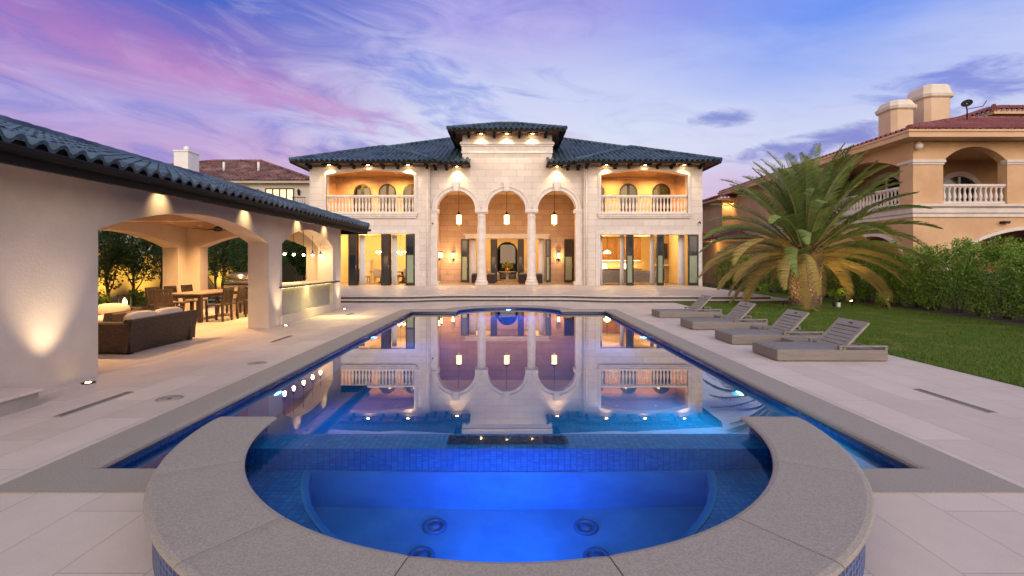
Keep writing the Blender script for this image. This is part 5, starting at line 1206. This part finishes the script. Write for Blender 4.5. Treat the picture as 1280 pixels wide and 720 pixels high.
q_ = MB(); q_.wallY(rect(-18.25, -16.1, 5.7, 7.15), 35.93, 36.0, [rect(-18.17+i*.52, -17.73+i*.52, 5.78, 7.06) for i in range(4)]); k_ = q_.build('window', M['bronze'], nb); MB().box(-18.2, -16.15, 35.97, 35.98, 5.75, 7.1).build('pane', M['e_warmwin'], k_)
for x, lb in ((-18.75, 'left'), (-15.7, 'right')):
    q_ = MB(); q_.box(x-.06, x+.06, 35.9, 36.0, 6.6, 6.9); q_.lathe((x, 35.85, 6.65), [(.05, 0), (.11, .25), (.12, .3), (.03, .42)], 8); tag(q_.build('wall_lantern', M['iron']), 'unlit black lantern %s of the window of the cream house behind' % lb, 'wall lamp', 'lanterns of the house behind')
q_ = MB(); q_.tube([(-15.9, 35.2, 6.35), (-14.9, 35.2, 6.35)], .03); q_.tube([(-15.9, 35.2, 5.9), (-14.9, 35.2, 5.9)], .02)
for k in range(6): q_.tube([(-15.85+k*.18, 35.2, 5.5), (-15.85+k*.18, 35.2, 6.35)], .012, 4)
q_.box(-16.2, -14.9, 35.1, 36, 5.4, 5.5); q_.build('balcony_rail', M['iron'], nb)
# ================================================================== PLANTS
def crown(n, c, r, lr, per, size, seedv=0, flat=1.0):
    cs = []; rs = []
    for _ in range(n):
        d = rng.normal(size=3); d /= np.linalg.norm(d); u = rng.uniform(.35, 1.0)**.6
        cs.append(np.array(c)+d*np.array(r)*u); rs.append(lr*rng.uniform(.6, 1.25))
    return leaves(cs, rs, per, size, .42, flat)
# hedge on the right
hp = []
for v_ in range(4):
    t = empty('hedge_shrub', (0, 0, 0), 'dense leafy green shrub in the clipped hedge between the lawn and the peach villa', 'hedge', 'hedge shrubs along the lawn')
    m_ = MB()
    for k in range(5):
        a = R(72*k+10*v_); m_.tube([(.08*math.cos(a), .08*math.sin(a), 0), (.2*math.cos(a), .2*math.sin(a), .5), (.42*math.cos(a+.3), .42*math.sin(a+.3), 1.3)], [.025, .02, .008], 5)
    m_.build('stem', M['bark'], t)
    L_ = leaves([(rng.uniform(-.5, .5), rng.uniform(-.5, .5), z) for z in np.linspace(.22, 1.78, 36)]+[(rng.uniform(-.5, .5), rng.uniform(-.45, .45), rng.uniform(1.7, 1.95)) for _ in range(7)], [rng.uniform(.22, .38) for _ in range(36)]+[.17]*7, 95, .085, .42)
    sh_ = [(rng.uniform(-.5, .5), rng.uniform(-.45, .45)) for _ in range(9)]
    L_ = np.concatenate([L_, leaves([(a_, b_, rng.uniform(1.85, 2.22)) for a_, b_ in sh_ for _ in range(3)], [.09]*27, 16, .08, .4)])
    np_mesh('foliage', L_, M['leaf'], t); hp.append(t)
pathh = [(12.9, 6.5), (13.4, 10), (13.95, 14), (14.35, 18), (14.4, 22), (14.1, 27), (13.7, 31)]
def along(path, step):
    out = []; carry = 0
    for a, b_ in zip(path[:-1], path[1:]):
        a = Vector(a); b_ = Vector(b_); L = (b_-a).length; s = carry
        while s < L: out.append(tuple(a+(b_-a)*(s/L))); s += step
        carry = s-L
    return out
for i, (x, y) in enumerate(along(pathh, .86)):
    s = random.uniform(.90, 1.05)
    place(hp[i % 4], USED, (x+random.uniform(-.12, .12), y, 0), random.uniform(0, 6.28), scale=(s, s, s*random.uniform(.88, 1.13)))
gw = empty('garden_wall', (15.4, 18, 0), 'low tan garden wall behind the hedge on the right', 'wall')
MB().box(15.3, 15.5, 4, 33, 0, 1.2).build('masonry', M['stucco'], gw); MB().box(15.25, 15.55, 4, 33, 1.2, 1.27, .01).build('coping', M['concrete'], gw)
# soil strip at the hedge foot
sp2 = offs(pathh, .0); 
m_ = MB(); Lf = [(x-.85, y) for x, y in pathh]; Rt = [(x+1.2, y) for x, y in pathh]
m_.prism(Lf+Rt[::-1], -.02, .006); tag(m_.build('soil', M['ground']), kind='structure')
# trees behind the pavilion
tp = []
for v_ in range(3):
    t = empty('garden_tree', (0, 0, 0), 'slim leafy tree lit from below in the row along the ochre wall behind the pavilion', 'tree', 'row of trees behind the pavilion')
    m_ = MB(); 
    m_.tube([(0, 0, 0), (.04, .03, .5), (-.03, .02, 1.1), (.03, 0, 2.2), (0, 0, 3.2)], [.06, .05, .045, .035, .015], 8)
    for k in range(6):
        a = rng.uniform(0, 6.28); h = .45+.3*k; m_.tube([(0, 0, h), (.25*math.cos(a), .25*math.sin(a), h+.4), (.7*math.cos(a+.3), .7*math.sin(a+.3), h+1.2)], [.03, .022, .008], 5)
    m_.build('trunk', M['bark'], t)
    L_ = crown(70, (0, 0, 2.45), (1.05, 1.05, 1.6), .33, 90, .12)
    np_mesh('crown', L_, M['leafdk'], t); tp.append(t)
k = 0
for i, y in enumerate([8.0+1.35*j for j in range(20)]):
    place(tp[i % 3], USED, (-13.4+random.uniform(-.4, .3), y+random.uniform(-.3, .3), 0), random.uniform(0, 6.28), scale=random.uniform(.92, 1.12))
gw = empty('ochre_wall', (-15.1, 20, 0), 'ochre rendered garden wall behind the pavilion trees', 'wall')
MB().box(-15.4, -15.1, 0, 35.5, 0, 1.9).build('masonry', mk('ochre_render', (.55, .40, .20), (.45, .32, .16), 1.0, .85), gw); MB().box(-15.45, -15.05, 0, 35.5, 1.9, 1.97, .01).build('coping', M['concrete'], gw)
tag(MB().prism([(-15.1, 0), (-11.6, 0), (-11.6, 35), (-15.1, 35)], 0.0, .03).build('planting_bed', M['lawn']), kind='structure')
# garden spots
def garden_spot(x, y, d, p, lb, size=80, col=(1, .60, .16), z=.0):
    e_ = empty('garden_spot', (x, y, z), lb, 'garden light', 'garden spotlights')
    d = Vector(d).normalized(); q = Vector((x, y, z+.16))
    MB().tube([(x, y, z), (x, y, z+.13)], .012, 6).build('stake', M['iron'], e_); MB().tube([q-d*.05, q+d*.05], [.035, .045], 10).build('head', M['iron'], e_); MB().tube([q+d*.048, q+d*.053], .036, 10).build('lens', M['e_warm'], e_)
    lamp('SPOT', q+d*.07, p, col, e_, .03, d, size, .8)
for i, y in enumerate((11.0, 13.6, 15.6, 17.6, 19.6, 22.0, 25.0)):
    garden_spot(-13.95, y, (-.55, .1, .75), 150, 'small spotlight at the ochre wall behind the pavilion, number %s from the near end' % ('one', 'two', 'three', 'four', 'five', 'six', 'seven')[i], 120, (1, .66, .14))
# low shrubs at the feet of those trees
def shrub(x, y, r, h, mat_, lb, per=60, n=12, size=.09, g=None, cat='shrub'):
    e_ = empty('shrub', (x, y, 0), lb, cat, g)
    m_ = MB()
    for k in range(4): a = 1.6*k; m_.tube([(x, y, 0), (x+.5*r*math.cos(a), y+.5*r*math.sin(a), h*.6)], [.015, .006], 5)
    m_.build('stem', M['bark'], e_)
    cs = [(x+rng.uniform(-r, r)*.7, y+rng.uniform(-r, r)*.7, rng.uniform(.25, .85)*h) for _ in range(n)]
    np_mesh('foliage', leaves(cs, [r*.45]*n, per, size), mat_, e_)
for i, (x, y, r, h) in enumerate(((-13.0, 12.3, .35, .5), (-12.8, 14.8, .4, .7), (-13.1, 17.0, .4, .6), (-12.9, 19.4, .45, .9), (-13.0, 22.5, .5, 1.0))):
    shrub(x, y, r, h, M['leaf'], 'low bright green shrub at the foot of the trees behind the pavilion', g='low shrubs behind the pavilion')
for i, (x, y) in enumerate(((12.9, 20.6), (12.6, 18.4), (12.9, 16.6), (12.2, 23.0))):
    shrub(x, y, .3, .55, M['leaf'], 'small bush at the hedge foot near the palm', 50, 8, .09, 'small bushes near the palm')
garden_spot(12.35, 20.2, (.45, .45, .6), 26, 'spotlight under a small bush, just right of the palm'); garden_spot(12.35, 17.9, (.5, .3, .6), 24, 'spotlight at the hedge foot, farther right of the palm')
garden_spot(12.6, 16.0, (.6, .3, .6), 14, 'rightmost spotlight at the hedge foot')
garden_spot(12.9, 23.6, (.35, .3, .6), 34, 'spotlight at the hedge behind the palm, left'); garden_spot(12.9, 26.6, (.35, .3, .6), 40, 'spotlight at the hedge near the mansion corner')
garden_spot(11.9, 28.6, (.5, .3, .6), 34, 'spotlight at the hedge end behind the terrace')
garden_spot(10.9, 16.1, (-.02, .55, .8), 34, 'spotlight in front of the palm trunk', 120, (1, .62, .22)); garden_spot(9.6, 16.8, (.5, .25, .9), 60, 'spotlight left of the palm trunk', 130, (1, .62, .22)); garden_spot(12.3, 17.2, (-.5, .1, .9), 90, 'spotlight right of the palm trunk', 130, (1, .62, .22))
e_ = empty('junction_box', (11.6, 16.9, 0), 'small white box on the lawn right of the palm', 'box'); MB().box(11.56, 11.66, 16.86, 16.94, 0, .15, .01).build('case', M['white'], e_); MB().box(11.55, 11.67, 16.85, 16.95, .15, .165, .004).build('cover', M['white'], e_)

# ------------------------------------------------------------------ palm
PBX, PBY, PH = 10.8, 17.5, 1.72
palm = empty('palm_tree', (PBX, PBY, 0), 'big date palm with a stout scaly trunk and arching fronds on the lawn', 'palm')
m_ = MB(); m_.lathe((PBX, PBY, -.02), [(.60, 0), (.52, .10), (.47, .35), (.46, .9), (.50, 1.4), (.58, 1.75), (.50, 2.05), (.2, 2.35), (.02, 2.45)], 30)
m_.build('trunk', M['bark'], palm); m_ = MB()
for k in range(420):
    a = k*2.39996; z = .06+k*.0052; rr = (.49 if z < .3 else .46+.07*max(0, (z-.9)))+.0; w2, h2, o = .064, .078, .06
    c, s = math.cos(a), math.sin(a)
    f = lambda r, t_, zz: (PBX+c*r-s*t_, PBY+s*r+c*t_, zz)
    m_.add([f(rr-.02, -w2, z), f(rr+.0, 0, z-h2*.9), f(rr-.02, w2, z), f(rr-.01, 0, z+h2), f(rr+o, 0, z+h2*.35), f(rr+o*.9, -w2*.45, z+h2*.3), f(rr+o*.9, w2*.45, z+h2*.3)],
           [(0, 1, 5), (1, 4, 5), (1, 6, 4), (1, 2, 6), (5, 4, 3), (4, 6, 3), (0, 5, 3), (6, 2, 3)])
m_.build('bark_scales', M['palmbark'], palm)
NF = 100
for k in range(NF):
    u = (k+.5)/NF; phi = k*2.39996+random.uniform(-.15, .15)
    e0 = R(88-110*u**1.38+random.uniform(-5, 5)); L = random.uniform(3.4, 3.95)*(1 if u < .8 else .82)*(1.0 if u < .12 else 1)
    if u > .70 and math.sin(phi) < -.93: continue
    droop = R(random.uniform(56, 80)) if u > .5 else R(random.uniform(26, 60))
    if u > .75: droop = R(random.uniform(52, 66))
    nS = 30; p = Vector((PBX+.28*math.cos(phi)*min(1, .4+u), PBY+.28*math.sin(phi)*min(1, .4+u), PH+.42-.36*u)); pts = [p.copy()]; dirs = []
    el_ = e0; side = random.uniform(-.25, .25)
    for s in range(nS):
        q = s/nS; el_ = e0-droop*(q**1.5); ph = phi+side*q*q
        d = Vector((math.cos(el_)*math.cos(ph), math.cos(el_)*math.sin(ph), math.sin(el_))); p = p+d*(L/nS)
        if p.z < .12: p.z = .12
        pts.append(p.copy()); dirs.append(d)
    dirs.append(dirs[-1])
    V = []
    npair = 84
    for j in range(npair):
        q = .10+.90*j/(npair-1); x = q*nS; i0 = min(nS-1, int(x)); fr = x-i0; c = pts[i0].lerp(pts[i0+1], fr); d = dirs[i0]
        sd = d.cross(Vector((0, 0, 1))); 
        sd = sd.normalized() if sd.length > .05 else Vector((-math.sin(phi), math.cos(phi), 0)); upv = sd.cross(d).normalized()
        ln = .52*(math.sin(PI*min(1, (q*.90+.08)))**.5)*random.uniform(.85, 1.1); 
        if q < .2: ln *= .55
        for sg in (-1, 1):
            o = (sd*sg*.82+d*.50+upv*random.uniform(.16, .42)).normalized(); e1 = c+o*ln*.55; e2 = c+o*ln*.9+Vector((0, 0, -.12*ln))+d*.08*ln; wv_ = (d*.5-upv*.5*sg).normalized()*.0155
            V.append([c-wv_*.7, c+wv_*.7, e1+wv_, e1-wv_]); V.append([e1-wv_, e1+wv_, e2+wv_*.15, e2-wv_*.15])
    V = np.array([[list(a) for a in f_] for f_ in V])
    old = u > .80
    fo = np_mesh('frond', V, M['frond_old_lit'] if old or (u > .6 and random.random() < .35) else M['frond'], palm)
    rs = [.032*(1-i_/len(pts))+.004 for i_ in range(len(pts))]
    r_ = MB().tube([tuple(a) for a in pts[::3]], rs[::3], 5); r_.build('rachis', M['rachis'], fo)
# ------------------------------------------------------------------ grass
def grass(n, x0, x1, y0, y1, h, name):
    x = rng.uniform(x0, x1, n); y = y0+(y1-y0)*rng.uniform(0, 1, n)**1.5
    keep = ~((y > 18.7) & (x < 11.35)) & (((x-PBX)**2+(y-PBY)**2) > .3) & (x < np.interp(y, [6.5, 10, 14, 18, 22, 27], [12.1, 12.6, 13.1, 13.5, 13.6, 13.3]))
    x, y = x[keep], y[keep]; n = len(x); hh = h*rng.uniform(.5, 1.2, n); a = rng.uniform(0, 6.28, n); w2 = .0045+.0004*y
    dx, dy = np.cos(a)*w2, np.sin(a)*w2; lx, ly = rng.normal(0, .45, n)*hh, rng.normal(0, .45, n)*hh; z = np.full(n, -.012)
    V = np.stack([np.stack([x-dx, y-dy, z], 1), np.stack([x+dx, y+dy, z], 1), np.stack([x+lx, y+ly, z+hh], 1)], 1)
    return np_mesh(name, V, M['grass'], None, 3)
tag(grass(300000, 6.52, 13.6, 5.5, 27, .05, 'lawn_grass'), kind='stuff')
for i, (x, y) in enumerate(((-.7, 44.6), (1.0, 47.0))):
    place(tp[i], USED, (x, y, 0), 1.0, 'leafy tree seen through the glass of the front door at the end of the hall', 'trees beyond the front door', scale=1.0)
# far trees over the low roof between mansion and villa, and beyond
for i, (x, y, h, r) in enumerate(((22.5, 66, 6.6, 2.6), (26.0, 70, 6.2, 2.8), (29.5, 72, 6.4, 2.6))):
    e_ = empty('far_tree', (x, y, 0), 'far dark tree on the skyline between the mansion and the villa', 'tree', 'far trees on the skyline')
    MB().tube([(x, y, 0), (x, y, h*.6)], [.25, .12], 8).build('trunk', M['bark'], e_)
    np_mesh('crown', crown(26, (x, y, h*.62), (r, r, h*.33), .8, 90, .30), M['leafdk'], e_)

# tidy: objects named by prototypes keep their labels
for o in list(bpy.data.objects):
    if o.type == 'EMPTY' and o.get('label') == 'x': print('unplaced', o.name)
